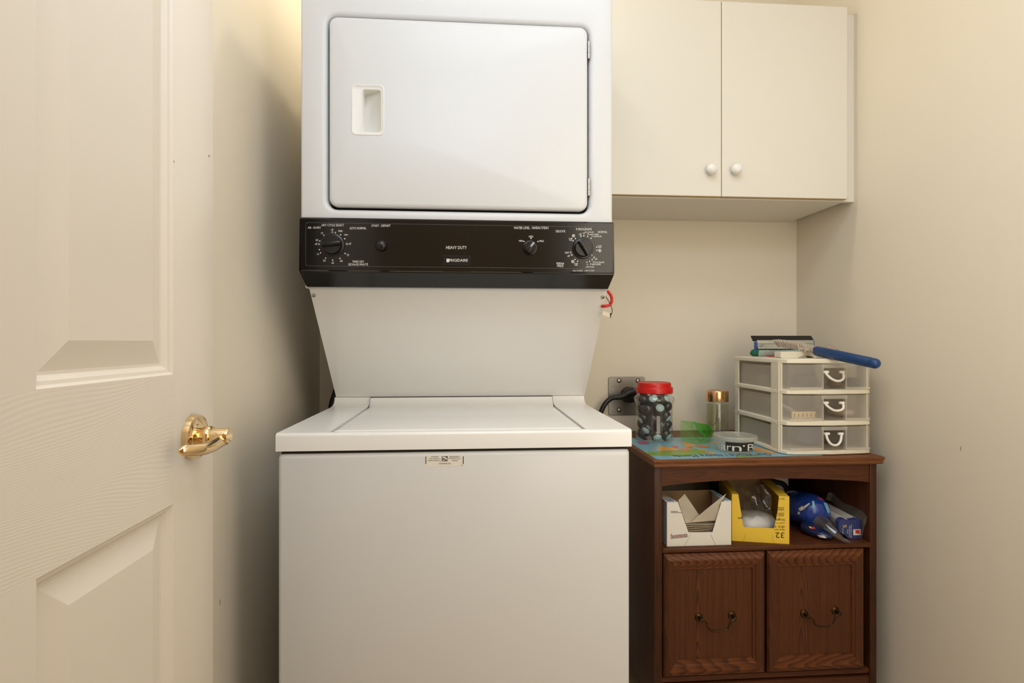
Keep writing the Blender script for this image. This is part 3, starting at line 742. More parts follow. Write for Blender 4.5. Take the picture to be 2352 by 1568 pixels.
# doors
DZ0, DZ1 = 0.177, 0.4925
FY = 1.403
wseed = 0
for x0, x1, ph, hpx in ((CX0 + 0.0235, 0.7672, ((1605, 1417), (1681, 1413), 1440), 0), (0.7735, 1.0385, ((1847, 1409), (1918.5, 1402), 1430), 1)):
    cxx = (x0 + x1) / 2
    dr = part('door', bx(x0 + 0.002, x1 - 0.002, FY + 0.012, FY + 0.018, DZ0 + 0.002, DZ1 - 0.002), m_wside, CT)
    prof = ((0.0, 0.018), (0.0, 0.009), (0.004, 0.0035), (0.011, 0.0), (0.014, 0.0), (0.026, 0.003), (0.0275, 0.0055), (0.034, 0.0065), (0.0355, 0.0105), (0.0375, 0.0125))
    sx, sz = 0.98, 1.16
    def corner(d, dep, k):
        xx = x0 + d * sx if k in (0, 3) else x1 - d * sx
        zz = DZ0 + d * sz if k in (0, 1) else DZ1 - d * sz
        return Vector((xx, FY + dep, zz))
    for k in range(4):
        bm = bm_new()
        P = [[corner(d, e, k), corner(d, e, (k + 1) % 4)] for d, e in prof]
        skin(bm, P, close=False)
        zc = (DZ0 + 0.018) if k == 0 else (DZ1 - 0.024)
        if k in (0, 2):
            mm = wood('oak_rail_door', 'X', zc, 85 if k == 2 or hpx else 40, (46 if k == 2 else 22) * (1 if hpx == 0 else -1), amount=0.85, wob=0.55, dark=(0.009, 0.003, 0.0012, 1), lite=(0.165, 0.048, 0.013, 1))
        else:
            mm = wood('oak_stile_door', 'Z', (x0 + 0.004 if k == 3 else x1 + 0.02) - CBX, 190, 8, amount=0.45, wob=0.8, dark=(0.013, 0.004, 0.0018, 1), lite=(0.115, 0.034, 0.010, 1))
        part('rail' if k in (0, 2) else 'stile', bm, mm, dr, 25)
    mm = wood('oak_panel_door', 'Z', x0 + 0.092 + 0.004 * hpx - CBX, 200, 15, amount=0.80, wob=0.7, fade=0.048, dark=(0.010, 0.0032, 0.0013, 1), lite=(0.125, 0.037, 0.0105, 1))
    part('panel', bx(x0 + 0.034, x1 - 0.034, FY + 0.0105, FY + 0.014, DZ0 + 0.040, DZ1 - 0.040), mm, dr)
    (ax, ay), (bx_, by), low = ph
    YP = FY + 0.0105
    A = at(ax, ay, YP); B = at(bx_, by, YP); zl = at((ax + bx_) / 2, low, YP).z
    bm = bm_new()
    for p in (A, B):
        lathe(bm, [(0.0105, 0), (0.0105, 0.001), (0.0085, 0.0028), (0.0045, 0.0035), (0.0035, 0.006), (0.0035, 0.014), (0.0052, 0.016), (0.005, 0.0195), (0.001, 0.021)], frame_of(p, (0, -1, 0)), 24)
    yb = YP - 0.0185
    tube(bm, [Vector((A.x - 0.002, yb, A.z)), Vector((A.x + 0.010, yb - 0.0005, A.z - 0.004)), Vector((A.x + 0.016, yb - 0.001, A.z - 0.016)), Vector((A.x + 0.024, yb - 0.002, zl + 0.002)), Vector(((A.x + B.x) / 2, yb - 0.002, zl)),
              Vector((B.x - 0.024, yb - 0.002, zl + 0.002)), Vector((B.x - 0.016, yb - 0.001, B.z - 0.016)), Vector((B.x - 0.010, yb - 0.0005, B.z - 0.004)), Vector((B.x + 0.002, yb, B.z))], 0.0021, 10)
    part('handle', bm, m_antique, dr, 50, 'antique brass bail handle')

# ================================================================== placemat
ZM = ZT + 0.0012
mx0, mx1, my0, my1 = 0.4765, 0.945, 1.407, 1.722
PM = thing('placemat', 'world map placemat lying on the wooden cart', 'placemat', (0.71, 1.567, ZT))
bm = bm_new()
pts = [(x, y + (x - mx0) * 0.045 * (my1 - y) / (my1 - my0)) for x, y in rr(mx0, mx1, my0, my1, 0.014, 6)]
skin(bm, [[Vector((x, y, z)) for x, y in pts] for z in (ZT, ZM)], True, True)
part('sheet', bm, m_mat, PM, 20)
z6 = lambda x, y: (1440 + .17007 * x, 980 + .17007 * y)
def land(polys, m, name, dz_=0.00025):
    for P in polys:
        bm = bm_new(); poly(bm, [Vector((q.x, max(q.y, my0 + 0.001 + (q.x - mx0) * 0.045), q.z)) for q in (atZ(*z6(x, y), ZM + dz_) for x, y in P)])
        bm.normal_update(); bmesh.ops.triangulate(bm, faces=bm.faces[:])
        part(name, bm, m, PM, 0)
land([[(245, 350), (300, 325), (330, 345), (400, 335), (520, 325), (700, 320), (850, 310), (905, 290), (960, 300), (1000, 320), (1065, 330), (1060, 360), (960, 370), (880, 372), (840, 390), (740, 395), (560, 385), (420, 385), (300, 378)],
      [(1480, 395), (1560, 380), (1720, 375), (1830, 385), (1800, 410), (1650, 415), (1500, 420)], [(1040, 255), (1110, 245), (1130, 270), (1060, 285)]], m_mgreen, 'map_green_land')
land([[(415, 310), (440, 265), (480, 255), (540, 275), (600, 270), (690, 295), (700, 310), (640, 318), (500, 322), (430, 322)], [(1130, 200), (1205, 195), (1205, 220), (1140, 222)],
      [(750, 195), (800, 200), (870, 225), (930, 240), (930, 262), (880, 262), (850, 280), (790, 275), (770, 240)], [(1715, 270), (1790, 285), (1900, 315), (2005, 340), (1980, 355), (1870, 345), (1760, 330), (1712, 310)],
      [(1820, 400), (1900, 390), (1960, 400), (1900, 412)], [(955, 300), (1010, 298), (1080, 305), (1075, 318), (990, 320)], [(1110, 345), (1170, 335), (1165, 365), (1120, 368)],
      [(345, 295), (395, 285), (390, 300), (355, 305)], [(680, 205), (705, 200), (700, 215), (685, 216)]], m_mor, 'map_orange_land', 0.0004)
land([[(690, 300), (740, 285), (800, 290), (870, 285), (880, 310), (800, 325), (720, 318)], [(930, 240), (1000, 245), (1100, 250), (1105, 270), (1000, 275), (935, 265)], [(365, 240), (410, 238), (405, 252), (375, 255)], [(1060, 340), (1110, 338), (1100, 362), (1065, 360)]], m_mcoral, 'map_coral_land', 0.0005)
land([[(600, 262), (660, 255), (700, 265), (690, 285), (620, 275)], [(125, 195), (200, 198), (310, 215), (300, 228), (220, 232), (150, 215)], [(830, 268), (870, 262), (885, 275), (850, 285)]], m_mpink, 'map_pink_land', 0.00055)
bm = bm_new()
p00, p10 = atZ(*z6(655, 409), ZM + 0.0006), atZ(*z6(1980, 384), ZM + 0.0006)
p01 = atZ(*z6(655, 378), ZM + 0.0006); p01.x = p00.x
add_text(bm, 'Our World / Notre Monde', quadfn(p00, p10, p01), rot=True)
part('map_title', bm, m_mink, PM, 0)

# ================================================================== drawer unit
UX0, UX1, UY0, UY1 = 0.830, 1.0855, 1.430, 1.708
UB = ZM
DU = thing('drawer_unit', 'cream plastic three-drawer organizer standing on the wooden cart', 'drawer unit', ((UX0 + UX1) / 2, (UY0 + UY1) / 2, UB))
ch = 0.022
def slab_pts(o_=0.0):
    x0, x1, y0, y1 = UX0 - o_, UX1 + o_, UY0 - o_, UY1 + o_
    return [(x0, y1), (x0, y0 + ch * 1.6), (x0 + 0.005, y0 + ch * 0.9), (x0 + ch * 0.55, y0 + 0.006), (x0 + ch * 1.3, y0 + 0.001), (x0 + (x1 - x0) * 0.5, y0 - 0.006), (x1 - ch * 1.3, y0 + 0.001), (x1 - ch * 0.55, y0 + 0.006), (x1 - 0.005, y0 + ch * 0.9), (x1, y0 + ch * 1.6), (x1, y1)]
bm = bm_new()
tiers = ((UB, 0.750), (0.8155, 0.829), (0.899, 0.912), (0.981, 0.994))
for z0, z1 in tiers:
    skin(bm, [[Vector((x, y, z)) for x, y in slab_pts(o_)] for o_, z in ((-0.003, z0), (0, z0 + 0.002), (0, z1 - 0.003), (-0.003, z1))], True, True)
for x0, x1 in ((UX0 + 0.001, UX0 + 0.005), (UX1 - 0.005, UX1 - 0.001)):
    box(bm, x0, x1, UY1 - 0.022, UY1 - 0.001, UB + 0.002, 0.985); box(bm, x0, x1, UY0 + 0.028, UY0 + 0.066, UB + 0.002, 0.985)
box(bm, UX0 + 0.004, UX0 + 0.009, UY0 + 0.0225, UY0 + 0.050, UB + 0.002, 0.985); box(bm, UX1 - 0.009, UX1 - 0.004, UY0 + 0.0225, UY0 + 0.050, UB + 0.002, 0.985)
box(bm, UX0 + 0.004, UX1 - 0.004, UY1 - 0.004, UY1 - 0.001, UB + 0.002, 0.985)
part('frame', bm, m_cream, DU, 30)
z2b = lambda x, y: (1670 + .19775 * x, 750 + .19775 * y)
hnd = (((1140, 528), (1165, 570), (1215, 612), (1272, 630), (1325, 615), (1347, 580), (1345, 528)),
       ((1137, 886), (1160, 922), (1215, 962), (1268, 973), (1325, 958), (1345, 925), (1343, 886)),
       ((1150, 1245), (1158, 1300), (1185, 1350), (1225, 1371), (1270, 1367), (1310, 1325), (1330, 1245)))
for k in range(3):
    z0 = tiers[2 - k][1] + 0.0005; z1 = tiers[3 - k][0] - 0.002
    # body of the drawer: floor, sides, back
    bm = bm_new(); x0, x1, y0, y1 = UX0 + 0.0105, UX1 - 0.0105, UY0 + 0.028, UY1 - 0.006
    box(bm, x0, x1, y0, y1, z0, z0 + 0.0012); box(bm, x0, x0 + 0.0012, y0, y1, z0 + 0.0012, z1 - 0.006); box(bm, x1 - 0.0012, x1, y0, y1, z0 + 0.0012, z1 - 0.006); box(bm, x0 + 0.0012, x1 - 0.0012, y1 - 0.0012, y1, z0 + 0.0012, z1 - 0.006)
    dw = part('drawer', bm, m_frost, DU, 0)
    # bowed front with an open-looking centre window
    wl, wr = at(1889, 900, UY0).x, at(1940.5, 900, UY0).x
    FX = [UX0 + 0.004, UX0 + 0.014] + [UX0 + 0.014 + (wl - UX0 - 0.014) * i / 3 for i in (1, 2)] + [wl]
    GX = [wr] + [wr + (UX1 - 0.014 - wr) * i / 3 for i in (1, 2)] + [UX1 - 0.014, UX1 - 0.004]
    def fy(x):
        t = (x - UX0) / (UX1 - UX0); e = min(t, 1 - t)
        return UY0 + 0.006 - 0.010 * math.sin(PI * t) + (0.016 * max(0, (0.055 - e) / 0.055) ** 1.5)
    bm = bm_new()
    for XS in (FX, GX):
        rows_ = []
        for dy, zz in ((0.0, z0), (0.0, z0 + 0.004), (0.0015, z0 + 0.006), (0.0, z1)):
            rows_.append([Vector((x, fy(x) + dy, zz)) for x in XS])
        skin(bm, rows_, close=False)
    skin(bm, [[Vector((wl, fy(wl), z)) for z in (z0, z1)], [Vector((wl + 0.001, fy(wl) + 0.010, z)) for z in (z0, z1)]], close=False)
    skin(bm, [[Vector((wr, fy(wr), z)) for z in (z0, z1)], [Vector((wr - 0.001, fy(wr) + 0.010, z)) for z in (z0, z1)]], close=False)
    zt_ = z1 - 0.0125
    box(bm, wl - 0.004, wr + 0.004, fy(wl) - 0.0012, fy(wl) + 0.002, zt_ + 0.003, z1)
    box(bm, wl - 0.0025, wl + 0.0005, fy(wl) - 0.0015, fy(wl), z0, z1); box(bm, wr - 0.0005, wr + 0.0025, fy(wr) - 0.0015, fy(wr), z0, z1)
    box(bm, UX0 + 0.016, wl - 0.001, fy(wl) + 0.0005, fy(wl) + 0.003, z0, z0 + 0.006); box(bm, wr + 0.001, UX1 - 0.016, fy(wr) + 0.0005, fy(wr) + 0.003, z0, z0 + 0.006)
    fr = part('drawer_front', bm, m_frost, DU, 30)
    part('window', bx(wl + 0.001, wr - 0.001, fy(wl) + 0.009, fy(wl) + 0.0102, z0 + 0.001, zt_ + 0.004), m_frostw, dw, 0)
    bm = bm_new(); HY = fy(wl) - 0.006
    P = [at(*z2b(*p), HY) for p in hnd[k]]
    P = [p + Vector((0, -0.005 * math.sin(PI * i / 6), 0)) for i, p in enumerate(P)]
    tube(bm, P, 0.0032, 12)
    for p, s_ in ((P[0], -1), (P[-1], 1)):
        cyl(bm, p + Vector((s_ * 0.004, 0.0005, 0.0004)), p + Vector((-s_ * 0.009, 0.0005, 0.0004)), 0.0034, seg=12)
        cyl(bm, p + Vector((-s_ * 0.0, 0, 0)), p + Vector((0, 0.0075, 0.0)), 0.0028, seg=10)
    part('handle', bm, m_handle, dw, 60)
# contents seen through the frosted fronts
d1, d2, d3 = tiers[2][1] + 0.0018, tiers[1][1] + 0.0018, tiers[0][1] + 0.0018
def put(px, py, Y, z): p = at(px, py, Y); return Vector((p.x, p.y, z))
b_ = put(1752, 870, 1.60, d1); SB = thing('small_bottle', 'small clear bottle with dark cap inside the top drawer', 'bottle', b_)
bm = bm_new(); lathe(bm, [(0.014, 0), (0.016, 0.002), (0.016, 0.028), (0.010, 0.034), (0.010, 0.038)], Matrix.Translation(b_), 20); part('body', bm, m_glass, SB)
bm = bm_new(); lathe(bm, [(0.018, 0.034), (0.019, 0.036), (0.019, 0.046), (0.017, 0.048)], Matrix.Translation(b_), 20); part('cap', bm, m_dkthing, SB)
def pouch(name, c, rx, ry, rz, m, label, cat, seed):
    bm = bm_new(); rnd = random.Random(seed)
    loops = []
    for i in range(9):
        t = PI * i / 8; s_ = max(abs(math.sin(t)), 1e-3) ** 0.55; row = []
        for j in range(18):
            a_ = 2 * PI * j / 18; k_ = 1 + 0.06 * math.sin(3 * a_ + seed) + 0.03 * rnd.random()
            cs, sn = math.cos(a_), math.sin(a_)
            q = (abs(cs) ** 4 + abs(sn) ** 4) ** -0.25
            row.append(Vector(c) + Vector((rx * s_ * q * cs * k_, ry * s_ * q * sn * k_, rz * (1 - math.cos(t)))))
        loops.append(row)
    skin(bm, loops, True, True)
    return single(name, bm, m, label, cat, c, smooth=60)
pouch('fabric_pouch', put(1848, 880, 1.486, d1), 0.030, 0.022, 0.019, m_dkthing, 'dark soft pouch inside the top drawer left of the handle', 'pouch', 2)
pouch('lens_case', put(1955, 880, 1.465, d1), 0.016, 0.020, 0.0135, mat('case_black', (0.03, 0.028, 0.03, 1), 0.4), 'small black oval case inside the top drawer right of the handle', 'case', 1)
pouch('coin_purse', put(1915, 885, 1.48, d1), 0.012, 0.02, 0.010, m_kraft, 'small brown purse inside the top drawer behind the handle', 'purse', 5)
pouch('blue_cloth', put(1850, 1015, 1.505, d3), 0.037, 0.038, 0.027, mat('cloth_navy', (0.07, 0.075, 0.14, 1), 0.9), 'folded navy cloth inside the bottom drawer left of the handle', 'cloth', 3)
pouch('grey_cloth', Vector((1.026, 1.530, d3)), 0.034, 0.050, 0.026, mat('cloth_grey', (0.13, 0.12, 0.11, 1), 0.9), 'folded dark grey cloth inside the bottom drawer behind the handle', 'cloth', 4)
c_ = put(1845, 955, 1.462, d2); CM = thing('plastic_comb', 'yellowed plastic rack with slots inside the middle drawer', 'rack', c_)
bm = bm_new(); box(bm, c_.x - 0.032, c_.x + 0.036, c_.y, c_.y + 0.004, d2, d2 + 0.019, 0.001); part('plate', bm, m_ylw, CM)
for i in range(6):
    x = c_.x - 0.026 + i * 0.0118; part('slot', bx(x, x + 0.0018, c_.y - 0.0006, c_.y + 0.001, d2 + 0.005, d2 + 0.013), m_gap, CM)
for i in range(4):   # cards leaning on the left wall of the drawer
    tilt = math.radians(30)
    b2 = bm_new(); box(b2, -0.090, 0.0, -0.030, 0.030, 0.0, 0.0012)
    foot_ = Vector((0.9205 + i * 0.0040, 1.532 + 0.004 * (i % 2), d2))
    b2.transform(Matrix.Translation(foot_) @ Matrix.Rotation(tilt, 4, 'Y'))
    single('paper_card', b2, m_paper, 'cream paper card inside the middle drawer left of the handle', 'card', foot_, 'cards in the middle drawer', 0)
pouch('paper_packet', Vector((1.038, 1.510, d2)), 0.028, 0.04, 0.013, mat('packet_beige', (0.5, 0.40, 0.30, 1), 0.8), 'beige paper packet inside the middle drawer right of the handle', 'packet', 6)

# ---- on top of the drawers
UT = 0.994
SQ = thing('squeegee', 'window squeegee with black rubber blade and mesh sponge on the drawer unit', 'squeegee', put(1796, 815, 1.672, UT))
sy = 1.672
x0, x1 = at(1737, 800, sy).x, at(1866, 800, sy).x
bm = bm_new()
xprism(bm, [(sy - 0.004, UT + 0.050), (sy + 0.010, UT + 0.064), (sy + 0.012, UT + 0.062), (sy - 0.001, UT + 0.047)], x0 - 0.012, x1 + 0.002)
part('rubber_blade', bm, m_rubber, SQ)
bm = bm_new()
xprism(bm, [(sy - 0.006, UT + 0.021), (sy - 0.011, UT + 0.024), (sy - 0.0095, UT + 0.029), (sy - 0.0075, UT + 0.030), (sy - 0.0065, UT + 0.038), (sy - 0.0085, UT + 0.040), (sy - 0.007, UT + 0.0425), (sy - 0.004, UT + 0.050), (sy + 0.001, UT + 0.050), (sy + 0.001, UT + 0.021)], x0, x1)
mc = part('metal_channel', bm, m_alu, SQ, 20)
for px, r_ in ((1747, 0.003), (1789, 0.0042), (1857, 0.003)):
    bm = bm_new(); p = at(px, 785, sy - 0.007); lathe(bm, [(r_, 0), (r_, 0.002), (r_ * 0.5, 0.0035)], frame_of((p.x, sy - 0.0068, UT + 0.034), (0, -1, 0)), 14); part('rivet', bm, m_steel, mc)
bm = bm_new(); box(bm, x0 - 0.006, x0, sy - 0.008, sy + 0.004, UT + 0.018, UT + 0.046, 0.002); part('end_cap', bm, m_bluep, SQ); bm = bm_new(); box(bm, x1, x1 + 0.003, sy - 0.006, sy + 0.004, UT + 0.02, UT + 0.048, 0.001); part('end_cap', bm, m_bluep, SQ)
bm = bm_new(); gx0 = x0 - 0.018
prof = [(0.0, sy, UT + 0.010, 0.004), (0.006, sy, UT + 0.011, 0.010), (0.020, sy, UT + 0.011, 0.0115), (x1 - gx0 - 0.008, sy, UT + 0.011, 0.0115), (x1 - gx0, sy, UT + 0.011, 0.009)]
skin(bm, [[Vector((gx0 + d, y + r * 1.05 * math.cos(2 * PI * i / 16), max(UT + 0.0003, z + r * math.sin(2 * PI * i / 16)))) for i in range(16)] for d, y, z, r in prof], True, True)
part('sponge', bm, m_spongeg, SQ, 60)
bm = bm_new()
r_ = 0.0122
xa, xb = x0 + 0.001, x1 - 0.002
for s_ in (-1, 1):
    nline = 40
    for i in range(nline):
        xs_ = xa + (xb - xa) * i / nline
        pts = []
        for j in range(5):
            t = math.radians(135 + 115 * j / 4)
            xx = xs_ + s_ * 0.012 * (j / 4 - 0.5) * 2 * 0.6
            if xx < xa or xx > xb: continue
            pts.append(Vector((xx, sy + r_ * 1.05 * math.cos(t), max(UT + 0.0008, UT + 0.011 + r_ * math.sin(t)))))
        if len(pts) > 2: tube(bm, pts, 0.00075, 4, 0)
me_ = part('scrub_mesh', bm, m_mesh, SQ, 0); me_['kind'] = 'stuff'
# red card, pink cloth, wire pin
bm = bm_new(); 
prism(bm, [put(1758, 817, 1.665, UT), put(1800, 812, 1.66, UT), put(1800, 812, 1.57, UT), put(1766, 818, 1.60, UT)], (0, 0, 0.0012))
single('red_card', bm, m_red, 'flat red card under the squeegee on the drawer unit', 'card', put(1780, 816, 1.62, UT), smooth=0)
bm = bm_new(); rnd = random.Random(3); pc = Vector((1.033, 1.522, UT))
grid = [[Vector((pc.x - 0.052 + 0.100 * i / 12, pc.y - 0.032 + 0.064 * j / 8, UT + 0.0015 + max(0, 0.033 * math.exp(-((i - 4.5) / 3.2) ** 2 - ((j - 4) / 3) ** 2) + 0.010 * math.exp(-((i - 9) / 3) ** 2 - ((j - 4) / 3) ** 2) + 0.003 * rnd.random() - 0.001))) for i in range(13)] for j in range(9)]
skin(bm, grid, close=False)
bmesh.ops.solidify(bm, geom=bm.faces[:], thickness=0.001)
single('pink_cloth', bm, m_pink, 'crumpled pale pink cloth behind the blue brush handle', 'cloth', pc, smooth=30)
bm = bm_new()
tube(bm, [put(1892, 818, 1.49, UT + 0.0012), put(1915, 822, 1.455, UT + 0.0012), put(1938, 826, 1.436, UT + 0.0014), put(1946, 823, 1.44, UT + 0.0018), put(1940, 821, 1.452, UT + 0.0015), put(1915, 818, 1.475, UT + 0.0012), put(1895, 815, 1.51, UT + 0.0012)], 0.0008, 8)
single('wire_pin', bm, m_steel, 'thin bent metal wire pin beside the blue brush handle', 'pin', put(1920, 820, 1.47, UT))
# cream block with an arched foot
bm = bm_new(); by_ = 1.515
A = put(1793, 821, by_, UT); B = put(1876, 821, by_, UT); wdt = B.x - A.x; ht = 0.0175
P = [(0, 0.002), (0.003, 0), (0.46 * wdt, 0)] + [(wdt * (0.48 + 0.44 * i / 10), 0.006 * math.sin(PI * i / 10) ** 0.6) for i in range(11)] + [(wdt - 0.002, 0), (wdt, 0.003), (wdt, ht - 0.002), (wdt - 0.003, ht), (0.003, ht), (0, ht - 0.002)]
prism(bm, [Vector((A.x + u, by_, UT + v)) for u, v in P], (0, 0.032, 0))
single('plastic_block', bm, m_cream, 'small cream plastic block with arched foot under the brush bristles', 'block', (A.x + wdt / 2, by_ + 0.016, UT), smooth=25)
# brush
Cc = at(1905, 812, 1.43); Bb = at(2008, 834, 1.30); ax = (Bb - Cc).normalized()
def on_axis(Y): return Cc + ax * ((Y - Cc.y) / ax.y)
BR = thing('scrub_brush', 'scrub brush with round blue handle and pale bristles on the drawer unit', 'brush', (0.94, 1.46, UT))
bm = bm_new(); p0 = on_axis(1.478); p1 = on_axis(1.287); Ln = (p1 - p0).length
lathe(bm, [(0.006, 0), (0.0115, 0.002), (0.0135, 0.010), (0.0135, 0.09), (0.0130, Ln - 0.022), (0.0122, Ln - 0.0195), (0.0128, Ln - 0.017), (0.0128, Ln - 0.011), (0.0115, Ln - 0.006), (0.0085, Ln - 0.0022), (0.004, Ln - 0.0004), (0.0005, Ln)], frame_of(p0, ax), 28)
part('handle', bm, m_blue, BR, 40)
bm = bm_new(); q0 = on_axis(1.605); q1 = on_axis(1.474)
tube(bm, [q0 + Vector((0, 0, -0.006)), (q0 + q1) / 2 + Vector((0, 0, -0.004)), q1], lambda t: (0.0045, 0.010), 12, 4)
part('head', bm, m_bristle, BR, 40)
bm = bm_new(); rnd = random.Random(11)
sd = ax.cross(UP).normalized()
for i in range(15):
    t = i / 14; c0 = q0.lerp(q1, t)
    if i in (10, 12): continue
    for row in range(-2, 3):
        for k in range(16):
            b0 = c0 + sd * (row * 0.0045 + rnd.uniform(-.0012, .0012)) + ax * rnd.uniform(-.0028, .0028) + Vector((0, 0, -0.008))
            le = 0.0215 - 0.004 * t + rnd.uniform(-.002, .002)
            d = Vector((0, 0, 1)) + sd * (row * 0.16 + rnd.uniform(-.1, .1)) - ax * ((0.75 * max(0, 0.35 - t) / 0.35) + rnd.uniform(-.08, .08))
            tip = b0 + d.normalized() * le
            s1 = Vector((0.0006, 0, 0)); s2 = Vector((-0.0003, 0.0005, 0))
            v = [bm.verts.new(p) for p in (b0 + s1, b0 + s2, b0 - s1, tip + s1 * 0.6, tip + s2 * 0.6, tip - s1 * 0.6)]
            for f in ((0, 1, 4, 3), (1, 2, 5, 4), (2, 0, 3, 5), (3, 4, 5)): bm.faces.new([v[x] for x in f])
br_ = part('bristles', bm, m_bristle, BR, 0); br_['kind'] = 'stuff'

# ================================================================== on the placemat
# jar of pods
jc = Vector((0.5665, 1.692, ZM)); MJ = Matrix.Translation(jc)
JR = thing('pod_jar', 'clear jar with red screw lid full of dark pods on the placemat', 'jar', jc)
bm = bm_new()
lathe(bm, [(0.046, 0.0004), (0.053, 0.002), (0.0565, 0.008), (0.0565, 0.030), (0.0548, 0.045), (0.0548, 0.105), (0.0560, 0.112), (0.0600, 0.118), (0.0615, 0.124), (0.0600, 0.131), (0.0540, 0.137), (0.0510, 0.141), (0.0510, 0.150)], MJ, 48, True, False)
part('glass', bm, m_glass, JR, 60)
bm = bm_new()
lathe(bm, [(0.048, 0.1435), (0.0545, 0.1435), (0.0558, 0.145), (0.0558, 0.160), (0.0545, 0.1625), (0.0508, 0.163), (0.0505, 0.165), (0.0502, 0.1735), (0.0490, 0.1755), (0.047, 0.176), (0.046, 0.1745), (0.002, 0.1745)], MJ, 56)
part('lid', bm, m_red, JR, 35)
pods = []   # angle measured from the direction towards the camera, height, radius, cap tilt (None = dark side out)
cam_dir = (CP - jc); cam_dir.z = 0; cam_dir.normalize(); side = Vector((-cam_dir.y, cam_dir.x, 0))
layout = [(-8, .020, .031, 'dn'), (38, .020, .030, 'dn'), (-62, .020, .030, None), (105, .020, .031, 'dn'), (-125, .020, .031, None), (165, .02, .03, None), (0, .02, 0.0, None),
          (-10, .0465, .030, 'dn'), (38, .050, .030, None), (-60, .052, .029, None), (88, .058, .033, 'dn'), (-120, .055, .03, None), (160, .052, .03, None),
          (2, .076, .031, None), (-45, .078, .031, 'dn'), (48, .082, .031, 'dn'), (-105, .082, .031, None), (110, .085, .031, None), (180, .08, .031, None), (0, .06, 0.0, None), (0, .09, 0.0, None),
          (12, .104, .030, 'up'), (-42, .108, .031, None), (62, .110, .031, None), (-100, .11, .03, None), (130, .11, .031, None), (-160, .108, .03, None),
          (0, .128, .029, 'up'), (-60, .130, .029, None), (50, .128, .03, 'up'), (130, .13, .029, None), (-130, .13, .029, None), (0, .127, 0.0, None)]
RP, RJ, ZJ0, ZJ1 = 0.0172, 0.0538, 0.0026, 0.1430
PP = []
for a_, z, rad, cap in layout:
    t = math.radians(a_); d = cam_dir * math.cos(t) + side * math.sin(t)
    PP.append(d * (rad * 1.1) + Vector((0, 0, z)))
for it in range(700):
    for i in range(len(PP)):
        for j in range(i):
            dv = PP[i] - PP[j]; L_ = dv.length
            if L_ < 2 * RP:
                k_ = dv / max(L_, 1e-6) * (2 * RP - L_) * 0.5
                PP[i] = PP[i] + k_; PP[j] = PP[j] - k_
    for p in PP:
        h_ = math.hypot(p.x, p.y); lim = RJ - RP
        if h_ > lim: p.x *= lim / h_; p.y *= lim / h_
        p.z = min(max(p.z, ZJ0 + RP), ZJ1 - RP)
for (a_, z, rad, cap), pp_ in zip(layout, PP):
    c = jc + pp_
    d = Vector((pp_.x, pp_.y, 0)); d = d.normalized() if d.length > 0.012 else cam_dir.copy()
    R3 = Matrix.Rotation(math.radians(random.uniform(-35, 35)), 3, d) @ Matrix.Rotation(random.uniform(-.3, .3), 3, 'Z')
    P_ = thing('laundry_pod', 'glossy dark pod with pale cap inside the red-lidded jar' if cap else 'glossy dark pod inside the red-lidded jar', 'pod', c - Vector((0, 0, RP)), 'pods with pale caps in the jar' if cap else 'dark pods in the jar')
    bm = bm_new(); ellipsoid(bm, c, 0.0170, 0.0168, 0.0176, R3, 18, 10); part('shell', bm, m_pod, P_, 60)
    if cap:
        up_ = d * 0.85 + Vector((0, 0, -0.55 if cap == 'dn' else 0.45)) + side * random.uniform(-.25, .25)
        q = Vector((0, 0, 1)).rotation_difference(up_.normalized()).to_matrix()
        bm = bm_new(); ellipsoid(bm, c, 0.0177, 0.0177, 0.0177, q, 18, 6, 0.0, 0.25); part('cap', bm, m_podcap, P_, 60)
# glass bottle with copper cap
bc = put(1647, 995, 1.752, ZM); MB_ = Matrix.Translation(bc)
GB = thing('glass_bottle', 'tall slim glass bottle with copper-gold cap behind the plastic tub', 'bottle', bc)
bm = bm_new()
lathe(bm, [(0.030, 0.0), (0.035, 0.002), (0.0362, 0.006), (0.0362, 0.103), (0.0345, 0.108), (0.0330, 0.109), (0.0330, 0.118)], MB_, 40, True, False)
part('glass', bm, m_glass, GB, 50)
bm = bm_new(); lathe(bm, [(0.029, 0.004), (0.0328, 0.006), (0.0328, 0.098), (0.0315, 0.100)], MB_, 36); part('liquid', bm, m_bottle_tint, GB, 50)
bm = bm_new(); lathe(bm, [(0.030, 0.1095), (0.0348, 0.1095), (0.0352, 0.1105), (0.0352, 0.142), (0.0345, 0.1435), (0.033, 0.144), (0.032, 0.143), (0.002, 0.143)], MB_, 44); part('cap', bm, m_gold, GB, 35)
bm = bm_new()
tube(bm, [at(1655, 939, 1.722), at(1649, 946, 1.7205), at(1646, 958, 1.7195), at(1643, 970, 1.719), at(1638, 977, 1.719), at(1633, 974, 1.7195), at(1626, 968, 1.722)], 0.0006, 6)
tube(bm, [at(1648, 983, 1.72), at(1644, 988, 1.7195), at(1634, 992, 1.7195)], 0.0006, 6)
part('painted_stem', bm, m_dkthing, GB, 0)
